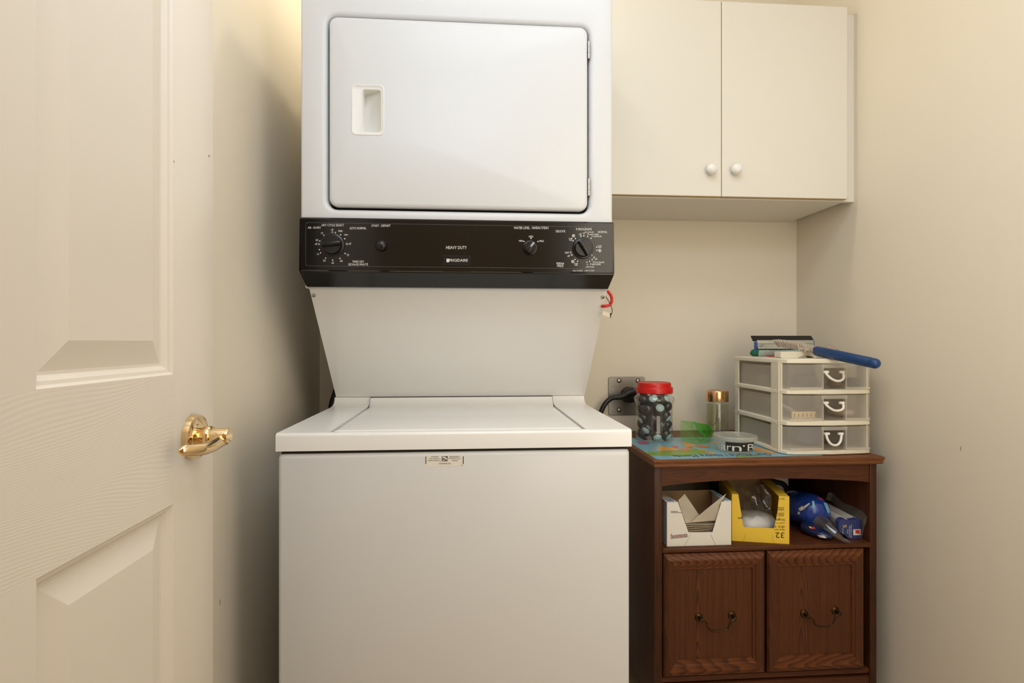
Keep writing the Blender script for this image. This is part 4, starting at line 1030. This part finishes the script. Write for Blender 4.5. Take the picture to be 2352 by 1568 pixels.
# green scoop lying on its side
gs = put(1600, 1012, 1.63, ZM)
GS = thing('plastic_scoop', 'translucent green plastic scoop lying on the placemat beside the jar', 'scoop', gs)
GYa = 1.625
def gp(px, py, dy=0.0, dz=0.0): p = at(px, py, GYa + dy); return Vector((p.x, p.y, max(p.z, ZM + 0.0008) + dz))
bm = bm_new()
rowsg = [
 [gp(1563.5, 965, .02), gp(1562.5, 985, .012), gp(1562, 1004, .0), gp(1566, 1012, -.012), gp(1575, 1015, -.035)],
 [gp(1592, 968, .028), gp(1591, 987, .016), gp(1590, 1004, .002), gp(1592, 1013, -.012), gp(1596, 1018, -.036)],
 [gp(1605, 971, .03), gp(1605, 989, .018), gp(1606, 1003, .004), gp(1607, 1012, -.012), gp(1609, 1018, -.034)],
 [gp(1628, 974, .036), gp(1629, 988, .022), gp(1630, 1001, .006), gp(1630, 1010, -.006), gp(1629, 1015, -.022)],
 [gp(1636, 982, .036), gp(1637, 990, .026), gp(1636, 1000, .012), gp(1634, 1007, .002), gp(1631, 1011, -.010)]]
skin(bm, rowsg, close=False)
bmesh.ops.solidify(bm, geom=bm.faces[:], thickness=0.0018)
part('bowl', bm, m_green, GS, 25)
bm = bm_new()
S_ = [gp(1592, 968, .024), gp(1598, 975, .016), gp(1602, 985, .006), gp(1608, 994, -.004), gp(1617, 999, -.010)]
S2 = [gp(1629, 975, .030), gp(1634, 981, .026), gp(1636, 988, .016), gp(1634, 995, .004), gp(1628, 1000, -.006)]
skin(bm, [S_, [a.lerp(b, .5) + Vector((0, -0.010, 0)) for a, b in zip(S_, S2)], S2], close=False)
bmesh.ops.solidify(bm, geom=bm.faces[:], thickness=0.0018)
part('handle_end', bm, m_green2, GS, 40)
bm = bm_new(); tube(bm, [p + Vector((0, -0.001, 0)) for p in S_] + [gp(1617, 1006, -.014), gp(1606, 1013, -.03)], 0.0013, 8)
part('rim', bm, mat('green_edge', (0.02, 0.30, 0.02, 1), 0.3), GS)
# round tub with a printed band
tc_ = Vector((0.7297, 1.500, ZM)); MT = Matrix.Translation(tc_)
TB = thing('plastic_tub', 'round clear plastic tub with lid and black printed band on the placemat', 'tub', tc_)
def tub_r(z): return 0.0445 + (0.0525 - 0.0445) * z / 0.036
bm = bm_new(); lathe(bm, [(0.040, 0.0003), (0.0435, 0.001), (tub_r(0.004), 0.004), (tub_r(0.036), 0.036)], MT, 48, True, False); part('body', bm, m_tub, TB, 40)
bm = bm_new(); lathe(bm, [(0.052, 0.0335), (0.0575, 0.0340), (0.0585, 0.0355), (0.0585, 0.0420), (0.0575, 0.0440), (0.0550, 0.0448), (0.0535, 0.0430), (0.0525, 0.0405), (0.002, 0.0405)], MT, 56, False, True); part('lid', bm, m_tub, TB, 35)
vdir = (CP - tc_); vdir.z = 0; vdir.normalize(); vright = Vector((-vdir.y, vdir.x, 0))
tub_c = 1176 + F * ((tc_ - CP).dot(RT) / (tc_ - CP).dot(FW)); tub_d = (tc_ - CP).dot(FW)
def wrap(px, z, off):
    r = tub_r(z) + off; s_ = max(-0.995, min(0.995, (px - tub_c) * (tub_d - 0.03) / F / r)); t = math.asin(s_)
    return tc_ + vdir * (r * math.cos(t)) + vright * (r * math.sin(t)) + Vector((0, 0, z))
bm = bm_new()
skin(bm, [[wrap(1668 + (1728 - 1668) * i / 20, z, 0.0006) for i in range(21)] for z in (0.006, 0.014, 0.022, 0.031)], close=False)
part('label_band', bm, m_ink, TB, 40)
bm = bm_new()
for s, x0, x1, z0, z1 in (('B', 1645, 1656, 0.0075, 0.0265), ('a', 1657.5, 1669, 0.0075, 0.0215), ('r', 1671, 1680, 0.0075, 0.0215), ('n', 1682, 1702, 0.0075, 0.0215), ('B', 1715, 1729, 0.0075, 0.0265)):
    add_text(bm, s, lambda x, y: wrap(x0 + (x1 - x0) * x, z0 + (z1 - z0) * y, 0.0012))
f = lambda x, y: wrap(x, y, 0.0012)
poly(bm, [f(1704.5, 0.0225), f(1707, 0.0195), f(1709.5, 0.0225), f(1707, 0.0255)])
part('lettering', bm, m_print, TB, 0)

# ================================================================== outlet and power cord
OP = thing('outlet_plate', 'square steel outlet plate on the back wall beside the red-lidded jar', 'outlet', at(1440, 952, 1.868))
oy = YB - 0.004
bm = bm_new(); a0 = at(1397.5, 865.5, oy); a1 = at(1481.5, 952.5, oy)
skin(bm, [rry(a0.x + i_, a1.x - i_, a1.z + i_, a0.z - i_, 0.007, y) for i_, y in ((0, YB), (0, oy + 0.001), (0.001, oy))], False, True)
opp = part('plate', bm, m_plate, OP, 30)
for px, py in ((1422, 874), (1465, 874), (1422, 941)):
    p = at(px, py, oy); bm = bm_new(); lathe(bm, [(0.0055, 0), (0.005, 0.0018), (0.0015, 0.003)], frame_of((p.x, oy + 0.0003, p.z), (0, -1, 0)), 18); part('screw', bm, m_steel, opp)
    bm = bm_new(); lathe(bm, [(0.0078, 0.0), (0.0078, 0.0007)], frame_of((p.x, oy + 0.0003, p.z), (0, -1, 0)), 18); part('screw_hole', bm, m_gap, opp)
for px, py in ((1408, 894), (1408, 938)):
    p = at(px, py, oy); bm = bm_new(); box(bm, p.x - 0.003, p.x + 0.003, oy - 0.001, oy + 0.001, p.z - 0.001, p.z + 0.001, 0.0004); part('knockout', bm, m_steel, opp)
pc_ = at(1443, 906, oy)
bm = bm_new(); lathe(bm, [(0.027, 0), (0.027, 0.004), (0.025, 0.006)], frame_of((pc_.x, oy + 0.0005, pc_.z), (0, -1, 0)), 32); part('receptacle', bm, m_rubber, opp, 40)
PC = thing('power_cord', 'black power cord with heavy plug in the steel outlet plate', 'cord', at(1430, 930, 1.85))
bm = bm_new()
lathe(bm, [(0.024, 0.006), (0.0255, 0.010), (0.0255, 0.026), (0.021, 0.034), (0.008, 0.037)], frame_of((pc_.x, oy, pc_.z), (0, -1, 0)), 28)
tube(bm, [pc_ + Vector((0.010, -0.026, 0.012)), pc_ + Vector((-0.008, -0.030, 0.007)), pc_ + Vector((-0.028, -0.032, -0.003)), at(1408, 913, oy - 0.032)], lambda t: 0.0165 - 0.0085 * t, 16, 6)
part('plug', bm, m_rubber, PC, 50)
bm = bm_new(); tube(bm, [at(1410, 912, oy - 0.032), at(1400, 917, oy - 0.034), at(1390, 927, oy - 0.036), at(1382, 942, oy - 0.036), at(1374, 965, oy - 0.034), Vector((0.395, 1.832, 0.70)), Vector((0.34, 1.832, 0.62)), Vector((0.26, 1.832, 0.58))], 0.0082, 14)
part('cable', bm, m_rubber, PC, 60)

# ================================================================== on the cart's shelf
# white dryer sheet box
FYB = 1.424
def carton(name, label, base_l, base_r, z0, z1, depth, cut, m, inner, lidflap=True):
    """open-topped carton whose front wall has a tapering cut-out; cut = (u,v) points of the notch in the front"""
    A = Vector(base_l); B = Vector(base_r); ux = (B - A); Wd = ux.length; ux.normalize(); uy = Vector((-ux.y, ux.x, 0))
    rz = math.atan2(ux.y, ux.x)
    T_ = thing(name, label, 'box', (A + B) / 2 + uy * depth / 2, rotz=rz)
    P = lambda u, v, d=0.0: A + ux * u + uy * d + Vector((0, 0, v))
    Hh = z1 - z0; tk = 0.0012
    fr = [(0, 0), (Wd, 0), (Wd, Hh)] + cut + [(0, Hh)]
    bm = bm_new(); prism(bm, [P(u, v) for u, v in fr], uy * tk); bm.normal_update(); bmesh.ops.triangulate(bm, faces=[f for f in bm.faces if len(f.verts) > 4])
    front = part('front', bm, m, T_, 0)
    for nm, u0, u1 in (('side', 0, tk), ('side', Wd - tk, Wd)):
        bm = bm_new(); prism(bm, [P(u0, 0, tk), P(u1, 0, tk), P(u1, Hh, tk), P(u0, Hh, tk)], uy * (depth - tk)); part(nm, bm, m, T_, 0)
    bm = bm_new(); prism(bm, [P(tk, 0, depth - tk), P(Wd - tk, 0, depth - tk), P(Wd - tk, Hh, depth - tk), P(tk, Hh, depth - tk)], uy * tk); part('back', bm, inner, T_, 0)
    bm = bm_new(); prism(bm, [P(tk, 0, tk), P(Wd - tk, 0, tk), P(Wd - tk, tk, tk), P(tk, tk, tk)], uy * (depth - 2 * tk)); part('bottom', bm, inner, T_, 0)
    return T_, P, Wd, Hh, front, tk
A = at(1532, 1258, FYB); B = at(1679.5, 1255, FYB); zb = ZSH
zt = 0.6215
plane_p, plane_n = Vector((A.x, FYB, 0)), Vector((0, -1, 0))
def uv_b(px, py): p = at(px, py, FYB); return (p.x - A.x, p.z - zb)
cut = [(uv_b(1657.5, 1152)[0], zt - zb), uv_b(1636.5, 1222), uv_b(1581, 1222), (uv_b(1557.5, 1152)[0], zt - zb)]
BX, P, Wd, Hh, front, tk = carton('dryer_sheet_box', 'white carton of dryer sheets with red lettering on the cart shelf', (A.x, FYB, zb), (B.x, FYB, zb), zb, zt, 0.115, cut, m_boxw, m_kraft)
# top flaps left beside the cut-out
for u0, u1 in ((0.0, uv_b(1557.5, 1152)[0]), (uv_b(1657.5, 1152)[0] + 0.007, Wd)):
    bm = bm_new(); prism(bm, [P(u0, Hh, 0), P(u1, Hh, 0), P(u1 if u0 > 0 else u1 * 0.6, Hh, 0.105), P(u0 if u0 == 0 else u0 + (u1 - u0) * 0.4, Hh, 0.105)], (0, 0, 0.001)); fl_ = part('flap', bm, m_boxw, BX, 0)
Q = FYB - 0.0006
zz4 = lambda x, y: (1500 + .14456 * x, 1090 + .14456 * y)
def on_front(s, corners, m, par, nm, yq, rot=False):
    bm = bm_new(); p = [at(*zz4(*c), yq) for c in corners]; add_text(bm, s, quadfn(*p), rot); return part(nm, bm, m, par, 0)
bm = bm_new(); c00, c10, c01 = at(*zz4(292, 1012), Q), at(*zz4(545, 985), Q), at(*zz4(288, 950), Q)
def grown(s, fnq, k):
    out = bm_new()
    for i in range(10):
        t = 2 * PI * i / 10; off = Vector((k * math.cos(t), 0, k * math.sin(t)))
        add_text(out, s, lambda x, y: fnq(x, y) + off)
    return out
fq = quadfn(c00, c10, c01)
part('logo_outline', grown('bounce', fq, 0.0012), m_boxred, BX, 0)
bm = bm_new(); add_text(bm, 'bounce', lambda x, y: fq(x, y) + Vector((0, -0.0005, 0))); part('logo', bm, m_boxw, BX, 0)
bm = bm_new()
for yy, xa_, xb_ in ((580, 282, 395), (598, 282, 452)):
    p = [at(*zz4(x, y), Q) for x, y in ((xa_, yy + 5), (xb_, yy + 8), (xb_, yy), (xa_, yy - 3))]; poly(bm, p)
part('fine_print', bm, m_grey, BX, 0)
bm = bm_new()
def tline(bm, pts, w_, mfn):
    PP = [mfn(*p) for p in pts]
    for p, q in zip(PP, PP[1:]):
        d = (q - p).normalized(); nn = Vector((d.z, 0, -d.x)) * w_ / 2; poly(bm, [p + nn, q + nn, q - nn, p - nn])
tline(bm, ((590, 935), (592, 965), (545, 1050), (490, 1145)), 0.0005, lambda x, y: at(*zz4(x, y), Q)); tline(bm, ((920, 940), (925, 965), (970, 1060), (1005, 1140)), 0.0006, lambda x, y: at(*zz4(x, y), Q))
part('crease', bm, m_kraft, BX, 0)
bm = bm_new(); p00 = P(0.004, Hh + 0.0016, 0.006); add_text(bm, '240', quadfn(p00, P(0.022, Hh + 0.0016, 0.004), P(0.004, Hh + 0.0016, 0.030))); part('count_print', bm, m_printblue, BX, 0)
bm = bm_new(); prism(bm, [P(Wd - 0.016, Hh + 0.0010, 0.01), P(Wd - 0.003, Hh + 0.0010, 0.004), P(Wd - 0.003, Hh + 0.0010, 0.095), P(Wd - 0.012, Hh + 0.0010, 0.095)], (0, 0, 0.0004)); part('flap_print', bm, m_lblue, BX, 0)
# sheets in the box
sx0, sx1 = A.x + 0.010, B.x - 0.010
for i in range(11):
    z = zb + 0.0022 + i * 0.0050
    bm = bm_new(); rnd = random.Random(i)
    gridp = [[Vector((sx0 + (sx1 - sx0) * a_ / 8, FYB + 0.004 + rnd.uniform(0, .002) + 0.098 * b_ / 3, z + 0.0010 * math.sin(a_ * 1.3 + i) * (1 if i > 5 else .4) + 0.0003 * rnd.random())) for a_ in range(9)] for b_ in range(4)]
    skin(bm, gridp, close=False); bmesh.ops.solidify(bm, geom=bm.faces[:], thickness=0.0045)
    single('dryer_sheet', bm, m_sheet, 'flat cream dryer sheet in the stack inside the white carton', 'dryer sheet', (0.597, FYB + 0.05, z), 'stacked dryer sheets in the white carton', 20)
def sheet(name, corners, label):
    bm = bm_new(); p = [Vector(c) for c in corners]
    g_ = [[(p[0].lerp(p[1], a_ / 8)).lerp(p[3].lerp(p[2], a_ / 8), b_ / 5) + Vector((0, 0.0025 * math.sin(PI * b_ / 5 * 1.2 + a_ * .3), 0)) for a_ in range(9)] for b_ in range(6)]
    skin(bm, g_, close=False); bmesh.ops.solidify(bm, geom=bm.faces[:], thickness=0.0006)
    return single(name, bm, m_sheet, label, 'dryer sheet', p[0], smooth=40)
zq = lambda x, y, Y: at(*zz4(x, y), Y)
sheet('dryer_sheet', [zq(520, 770, 1.432), zq(800, 740, 1.440), zq(500, 300, 1.452), zq(395, 400, 1.440)], 'cream dryer sheet standing up at the left in the white carton')
sheet('dryer_sheet', [zq(600, 760, 1.429), zq(1000, 730, 1.429), zq(1055, 470, 1.430), zq(1156, 298, 1.431)], 'cream dryer sheet standing up at the right in the white carton')
# yellow carton turned upside down
YL = Vector((at(1681, 1245, 1.452).x, 1.452, ZSH)); YR = Vector((at(1813, 1255, 1.416).x, 1.416, ZSH))
ydir = (YR - YL).normalized(); yn = Vector((ydir.y, -ydir.x, 0))
def yp(px, py, off=0.0): return atP(px, py, YL + yn * off, yn)
def yuv(px, py): p = yp(px, py); return ((p - YL).dot(ydir), p.z - ZSH)
zt = 0.632
cut = [(yuv(1789, 1140)[0], zt - ZSH), (yuv(1786, 1175)), yuv(1778, 1213), yuv(1708, 1210), yuv(1701, 1170), (yuv(1696, 1135)[0], zt - ZSH)]
YX, P, Wd, Hh, front, tk = carton('yellow_sheet_box', 'yellow carton with upside-down black lettering on the cart shelf', YL, YR, ZSH, zt, 0.19, cut, m_boxy, m_kraft)
for u0, u1 in ((0.0, yuv(1696, 1135)[0]), (yuv(1789, 1140)[0], Wd)):
    bm = bm_new(); prism(bm, [P(u0, Hh, 0), P(u1, Hh, 0), P(u1, Hh, 0.18), P(u0, Hh, 0.18)], (0, 0, 0.001)); part('flap', bm, m_boxy, YX, 0)
bm = bm_new()
for s, x0, x1, y0, y1 in (('32', 1945, 2085, 915, 1005), ('dry s', 1935, 2090, 798, 852), ('linge', 1950, 2090, 688, 738), ('floral scent', 1925, 2090, 862, 888), ('parfum fl', 1965, 2090, 752, 778), ('no n', 2005, 2090, 370, 395), ('ge', 1345, 1425, 664, 702)):
    n_ = 0.0006
    add_text(bm, s, quadfn(yp(*zz4(x0, y1), n_), yp(*zz4(x1, y1), n_), yp(*zz4(x0, y0), n_)), True)
for y in (515, 530, 545, 560, 605, 620, 635, 650):
    poly(bm, [yp(*zz4(x, yy), 0.0006) for x, yy in ((1985, y + 6), (2080, y + 6), (2080, y + 1), (1985, y + 1))])
part('lettering', bm, m_ink, YX, 0)
bm = bm_new()
for pts in (((1470, 940), (1462, 975), (1440, 1040), (1410, 1080)), ((1900, 965), (1905, 1020), (1925, 1080), (1960, 1110))):
    tline(bm, pts, 0.0005, lambda x, y: yp(*zz4(x, y), 0.0006))
part('crease', bm, m_kraft, YX, 0)
bc0 = (YL + YR) / 2 - yn * 0.064
pw = pouch('sheet_bundle', Vector((bc0.x, bc0.y, ZSH + 0.0015)), 0.052, 0.046, 0.030, mat('bundle_white', (0.62, 0.60, 0.58, 1), 0.6, bump=(200, .6, .002)), 'bundle of white sheets in the yellow carton', 'bundle', 8)
bm = bm_new(); rnd = random.Random(21)
grid = []
for j in range(8):
    row = []
    for i in range(13):
        u = 0.022 + (Wd - 0.054) * i / 12; v = 0.0605 + 0.080 * j / 7
        d = 0.022 + 0.045 * (j / 7) + 0.010 * rnd.random() * (1 if 0 < j else .3) + 0.012 * math.sin(i * 1.1 + j)
        row.append(P(u, v - (0.010 * rnd.random() if j > 1 else 0.0), max(0.006, d)))
    grid.append(row)
skin(bm, grid, close=False)
single('plastic_wrap', bm, m_film, 'crumpled clear plastic wrap in the yellow carton', 'plastic wrap', P(Wd / 2, 0.02, 0.05), smooth=50)
# things behind the yellow carton
bm = bm_new(); p = at(1790, 1120, 1.70); box(bm, p.x - 0.035, p.x + 0.030, 1.70, 1.76, ZSH, 0.668, 0.002)
single('white_carton', bm, m_boxw, 'plain white carton behind the yellow carton on the cart shelf', 'box', (p.x, 1.73, ZSH))
bm = bm_new(); p = at(1770, 1104, 1.685)
SPt = [at(1745, 1106, 1.69), at(1748, 1105, 1.69), at(1765, 1103, 1.694), at(1785, 1107, 1.695), at(1803, 1114, 1.695), at(1812, 1140, 1.695), at(1813, 1170, 1.694)]
SPt[0].z = SPt[-1].z = ZSH + 0.001
tube(bm, SPt, 0.008, 10, flat=0.6)
single('black_strap', bm, m_rubber, 'black strap looped in front of the plain white carton on the cart shelf', 'strap', (SPt[3].x, 1.69, ZSH))

# blue wrapped pack lying towards the shelf edge
zz5 = lambda x, y: (1780 + .12115 * x, 1090 + .12117 * y)
BP = thing('blue_bag', 'crumpled blue plastic bag with clear twisted end on the cart shelf', 'bag', put(1890, 1240, 1.48, ZSH))
def blob(bm, pts, seg=18, seed=0, amp=0.06):
    """pts: (centre, r_horizontal, r_vertical)"""
    rnd = random.Random(seed); loops = []
    n_ = len(pts)
    for i, (c_, rh, rv) in enumerate(pts):
        d = (pts[min(i + 1, n_ - 1)][0] - pts[max(i - 1, 0)][0]).normalized()
        x = d.cross(UP).normalized(); y = x.cross(d)
        loops.append([c_ + x * (rh * math.cos(2 * PI * k / seg) * (1 + rnd.uniform(-amp, amp))) + y * (rv * math.sin(2 * PI * k / seg) * (1 + rnd.uniform(-amp, amp))) for k in range(seg)])
    for Lp in loops:
        for v in Lp: v.z = max(v.z, ZSH + 0.0006)
    skin(bm, loops, True, True)
S0 = Vector((0.948, 1.600, ZSH + 0.048)); S1 = Vector((0.963, 1.480, ZSH + 0.060))
bm = bm_new()
blob(bm, [(S0.lerp(S1, t), rh, rv) for t, rh, rv in ((-0.35, .010, .012), (-0.28, .026, .026), (-0.1, .038, .038), (0.2, .043, .046), (0.55, .045, .047), (0.8, .044, .045), (0.97, .037, .037), (1.08, .020, .020))], 24, 4, 0.05)
bag = part('pack', bm, m_bagblue, BP, 50)
bm = bm_new()
F0 = put(1850, 1205, 1.50, ZSH + 0.020); F1 = put(1912, 1243, 1.426, ZSH + 0.012)
blob(bm, [(F0.lerp(F1, t), rh, rv) for t, rh, rv in ((-0.1, .012, .012), (0.05, .024, .020), (0.35, .028, .018), (0.7, .026, .013), (0.92, .020, .009), (1.0, .010, .004))], 20, 6, 0.06)
flap = part('navy_flap', bm, m_bagdark, BP, 50)
bm = bm_new()
Tl = [put(1882, 1190, 1.462, ZSH + 0.044), put(1900, 1208, 1.437, ZSH + 0.038), put(1918, 1229, 1.420, ZSH + 0.024), put(1935, 1245, 1.413, ZSH + 0.011), put(1950, 1252, 1.410, ZSH + 0.004)]
blob(bm, [(Tl[0], .022, .022), (Tl[1], .014, .014), (Tl[2], .013, .010), (Tl[3], .013, .006), (Tl[4], .010, .003)], 16, 9, 0.22)
part('clear_end', bm, m_film, BP, 20)
bm = bm_new()
tube(bm, [at(*zz5(1005, 785), 1.428), at(*zz5(1075, 870), 1.420), at(*zz5(1155, 960), 1.412)], lambda t: 0.0012 + 0.0016 * t, 8, 4)
part('tie', bm, m_rubber, BP)
def decal(pts, m, nm, par, Y, th=0.0006):
    bm = bm_new(); prism(bm, [at(*zz5(x, y), Y) for x, y in pts], (0, th, 0)); bm.normal_update(); bmesh.ops.triangulate(bm, faces=[f for f in bm.faces if len(f.verts) > 4]); return part(nm, bm, m, par, 0)
# printed patches projected onto the bag's own surface
from mathutils.bvhtree import BVHTree
def print_on(obj_, polys, m, nm, par, off=0.0012, fn=zz5, sub=6):
    me = obj_.data; M = WM[obj_.name]
    bv = BVHTree.FromPolygons([M @ v.co for v in me.vertices], [tuple(p.vertices) for p in me.polygons])
    bm = bm_new()
    for quad in polys:
        g_ = []
        for j in range(sub + 1):
            row = []
            for i in range(sub + 1):
                u, v = i / sub, j / sub
                a_ = Vector(quad[0]).lerp(Vector(quad[1]), u); b__ = Vector(quad[3]).lerp(Vector(quad[2]), u); q = a_.lerp(b__, v)
                d = ray(*fn(q.x, q.y)); hit = bv.ray_cast(CP, d.normalized())
                row.append(hit[0] - d.normalized() * off if hit[0] is not None else None)
            g_.append(row)
        for j in range(sub):
            for i in range(sub):
                c4 = [g_[j][i], g_[j][i + 1], g_[j + 1][i + 1], g_[j + 1][i]]
                if all(c is not None for c in c4): poly(bm, c4)
    if len(bm.faces) == 0: bm.free(); return
    bmesh.ops.remove_doubles(bm, verts=bm.verts[:], dist=1e-5)
    part(nm, bm, m, par, 60)
print_on(flap, [[(795, 1140), (930, 1150), (1080, 1300), (960, 1300)]], m_print, 'white_label', BP, 0.0012)
print_on(bag, [[(440, 640), (520, 590), (560, 650), (470, 690)], [(540, 600), (650, 530), (665, 550), (560, 640)], [(430, 700), (465, 700), (480, 750), (430, 745)]], m_print, 'white_print', BP, 0.0018)
print_on(flap, [[(690, 990), (745, 985), (770, 1030), (720, 1025)]], m_boxred, 'red_print', BP, 0.0012)
print_on(bag, [[(790, 420), (880, 440), (930, 490), (850, 470)]], m_boxred, 'red_print', BP, 0.0018)
print_on(bag, [[(920, 520), (1000, 540), (1060, 720), (1000, 720)]], m_lblue, 'light_blue_print', BP, 0.0018)
print_on(bag, [[(700, 500), (740, 490), (760, 600), (720, 640)]], m_lblue, 'light_blue_print', BP, 0.0018)
print_on(flap, [[(635, 975), (680, 980), (710, 1020), (665, 1010)]], m_yellow, 'yellow_print', BP, 0.0018)
# navy box of bag rolls in a clear bag
RB = thing('bag_roll_pack', 'pack of white rolls with navy eight-sided end card in a clear bag', 'pack', put(1955, 1245, 1.50, ZSH))
EY = 1.440
e8 = [(1245, 850), (1300, 835), (1385, 860), (1480, 862), (1560, 840), (1640, 865), (1640, 1075), (1630, 1275), (1400, 1270), (1300, 1120), (1235, 1090), (1210, 1030), (1212, 900)]
E = [at(*zz5(x, y), EY) for x, y in e8]
for p in E: p.z = max(p.z, ZSH + 0.001)
bm = bm_new(); prism(bm, E, (-0.002, 0.012, 0.002)); part('end_card', bm, m_navy, RB, 0)
bm = bm_new(); cE = sum(E, Vector()) / len(E)
back = [cE + (p - cE) * 0.97 for p in E]
for p in back: p.x = 0.9985 + (p.x - 0.987) * 0.88
skin(bm, [[p + Vector((-0.001, 0.005, 0)) for p in back], [p + Vector((0.002, 0.140, 0.004)) for p in back]], True, True); part('rolls', bm, mat('roll_white', (0.62, 0.58, 0.53, 1), 0.6, bump=(150, .3, .001)), RB, 30)
bm = bm_new()
def etx(s, x0, x1, y0, y1, ang): 
    pass
qe = EY - 0.0006
def e_at(x, y): return at(*zz5(x, y), qe)
# lettering reads top to bottom (turned a quarter)
add_text(bm, '5', quadfn(e_at(1290, 945), e_at(1290, 1005), e_at(1355, 945)))
part('count_print', bm, m_yellow, RB, 0)
bm = bm_new()
for s, x0, x1, y0, y1 in (('Clear Extra Large', 1430, 1460, 945, 1195), ('Multi-Purpose', 1395, 1425, 975, 1175), ('Bags', 1365, 1388, 1040, 1115), ('bags', 1278, 1298, 1020, 1130)):
    add_text(bm, s, quadfn(e_at(x0, y0), e_at(x0, y1), e_at(x1, y0)))
poly(bm, [e_at(1485, 1145), e_at(1625, 1140), e_at(1625, 1030), e_at(1485, 1035)])
part('white_print', bm, m_print, RB, 0)
bm = bm_new(); qe = EY - 0.0010
poly(bm, [e_at(*p) for p in ((1515, 1110), (1580, 1115), (1618, 1112), (1618, 1085), (1590, 1080), (1590, 1070), (1618, 1065), (1618, 1050), (1530, 1045), (1512, 1060), (1535, 1080))])
bm.normal_update(); bmesh.ops.triangulate(bm, faces=bm.faces[:]); part('logo', bm, m_boxred, RB, 0)
# loose clear bag round the pack
bm = bm_new(); rnd = random.Random(5)
out = [(1010, 330), (1090, 345), (1300, 540), (1500, 600), (1650, 690), (1745, 790), (1730, 900), (1690, 1010), (1640, 1270)]
inn = [(960, 470), (1060, 500), (1230, 660), (1420, 770), (1560, 840), (1640, 870), (1645, 960), (1645, 1075), (1630, 1275)]
ys = [1.575, 1.57, 1.53, 1.49, 1.455, 1.430, 1.424, 1.424, 1.424]
def in_cart(px, py, Y):
    p = at(px, py, Y)
    if p.x > 1.0575: p = CP + (p - CP) * (1.0575 / p.x)
    p.z = max(p.z, ZSH + 0.0012); return p
skin(bm, [[in_cart(*zz5(*p), y + 0.004) for p, y in zip(inn, ys)], [in_cart(*zz5((p[0] + q[0]) / 2, (p[1] + q[1]) / 2), y - 0.008 + rnd.uniform(-.004, .004)) for p, q, y in zip(inn, out, ys)], [in_cart(*zz5(*p), y + 0.002) for p, y in zip(out, ys)]], close=False)
bmesh.ops.solidify(bm, geom=bm.faces[:], thickness=0.0005)
part('clear_bag', bm, clear('bag_film', (0.80, 0.78, 0.75, 1), 0.10, 0.12, 0.38, (0.55, 0.50, 0.44, 1)), RB, 30)

# ---- the empty placeholder mesh of the handle group carries its own small screw so that it is a real part
me = hd.data; bm = bm_new()
lathe(bm, [(0.0022, 0.008), (0.0022, 0.0098), (0.0008, 0.0102)], frame_of((XD, hy - 0.004, hz - 0.0215), (1, 0, 0)), 12)
bm.transform(WM['door_1'].inverted()); bm.to_mesh(me); bm.free()

# ---- small scuffs on the right wall, the left wall and the door edge
def scuff(parent, c, a, b, m, nm='scuff'):
    bm = bm_new(); n_ = 12; a = Vector(a); b = Vector(b); k = a.cross(b).normalized() * 0.0004
    L0 = [Vector(c) + a * math.cos(2 * PI * i / n_) * (1 + 0.2 * math.sin(5 * i)) + b * math.sin(2 * PI * i / n_) for i in range(n_)]
    skin(bm, [[p - k for p in L0], [p + k for p in L0]], True, True); part(nm, bm, m, parent, 0)
m_scuff = mat('scuff_grey', (0.42, 0.37, 0.29, 1), 0.8)
m_chip = mat('paint_chip', (0.42, 0.24, 0.11, 1), 0.8)
scuff(bpy.data.objects['wall_right'], atX(2207, 1030, XR), (0, 0.0018, 0.0), (0, 0, 0.0055), m_scuff)
scuff(bpy.data.objects['wall_left'], atX(505, 1383, XL), (0, 0.0012, 0.0), (0, 0, 0.006), m_kraft)
scuff(door, atX(480, 358, XD), (0, 0.0022, 0), (0, 0, 0.0013), m_chip)
scuff(door, atX(399, 371, XD), (0, 0.0008, 0), (0, 0, 0.0016), m_chip)
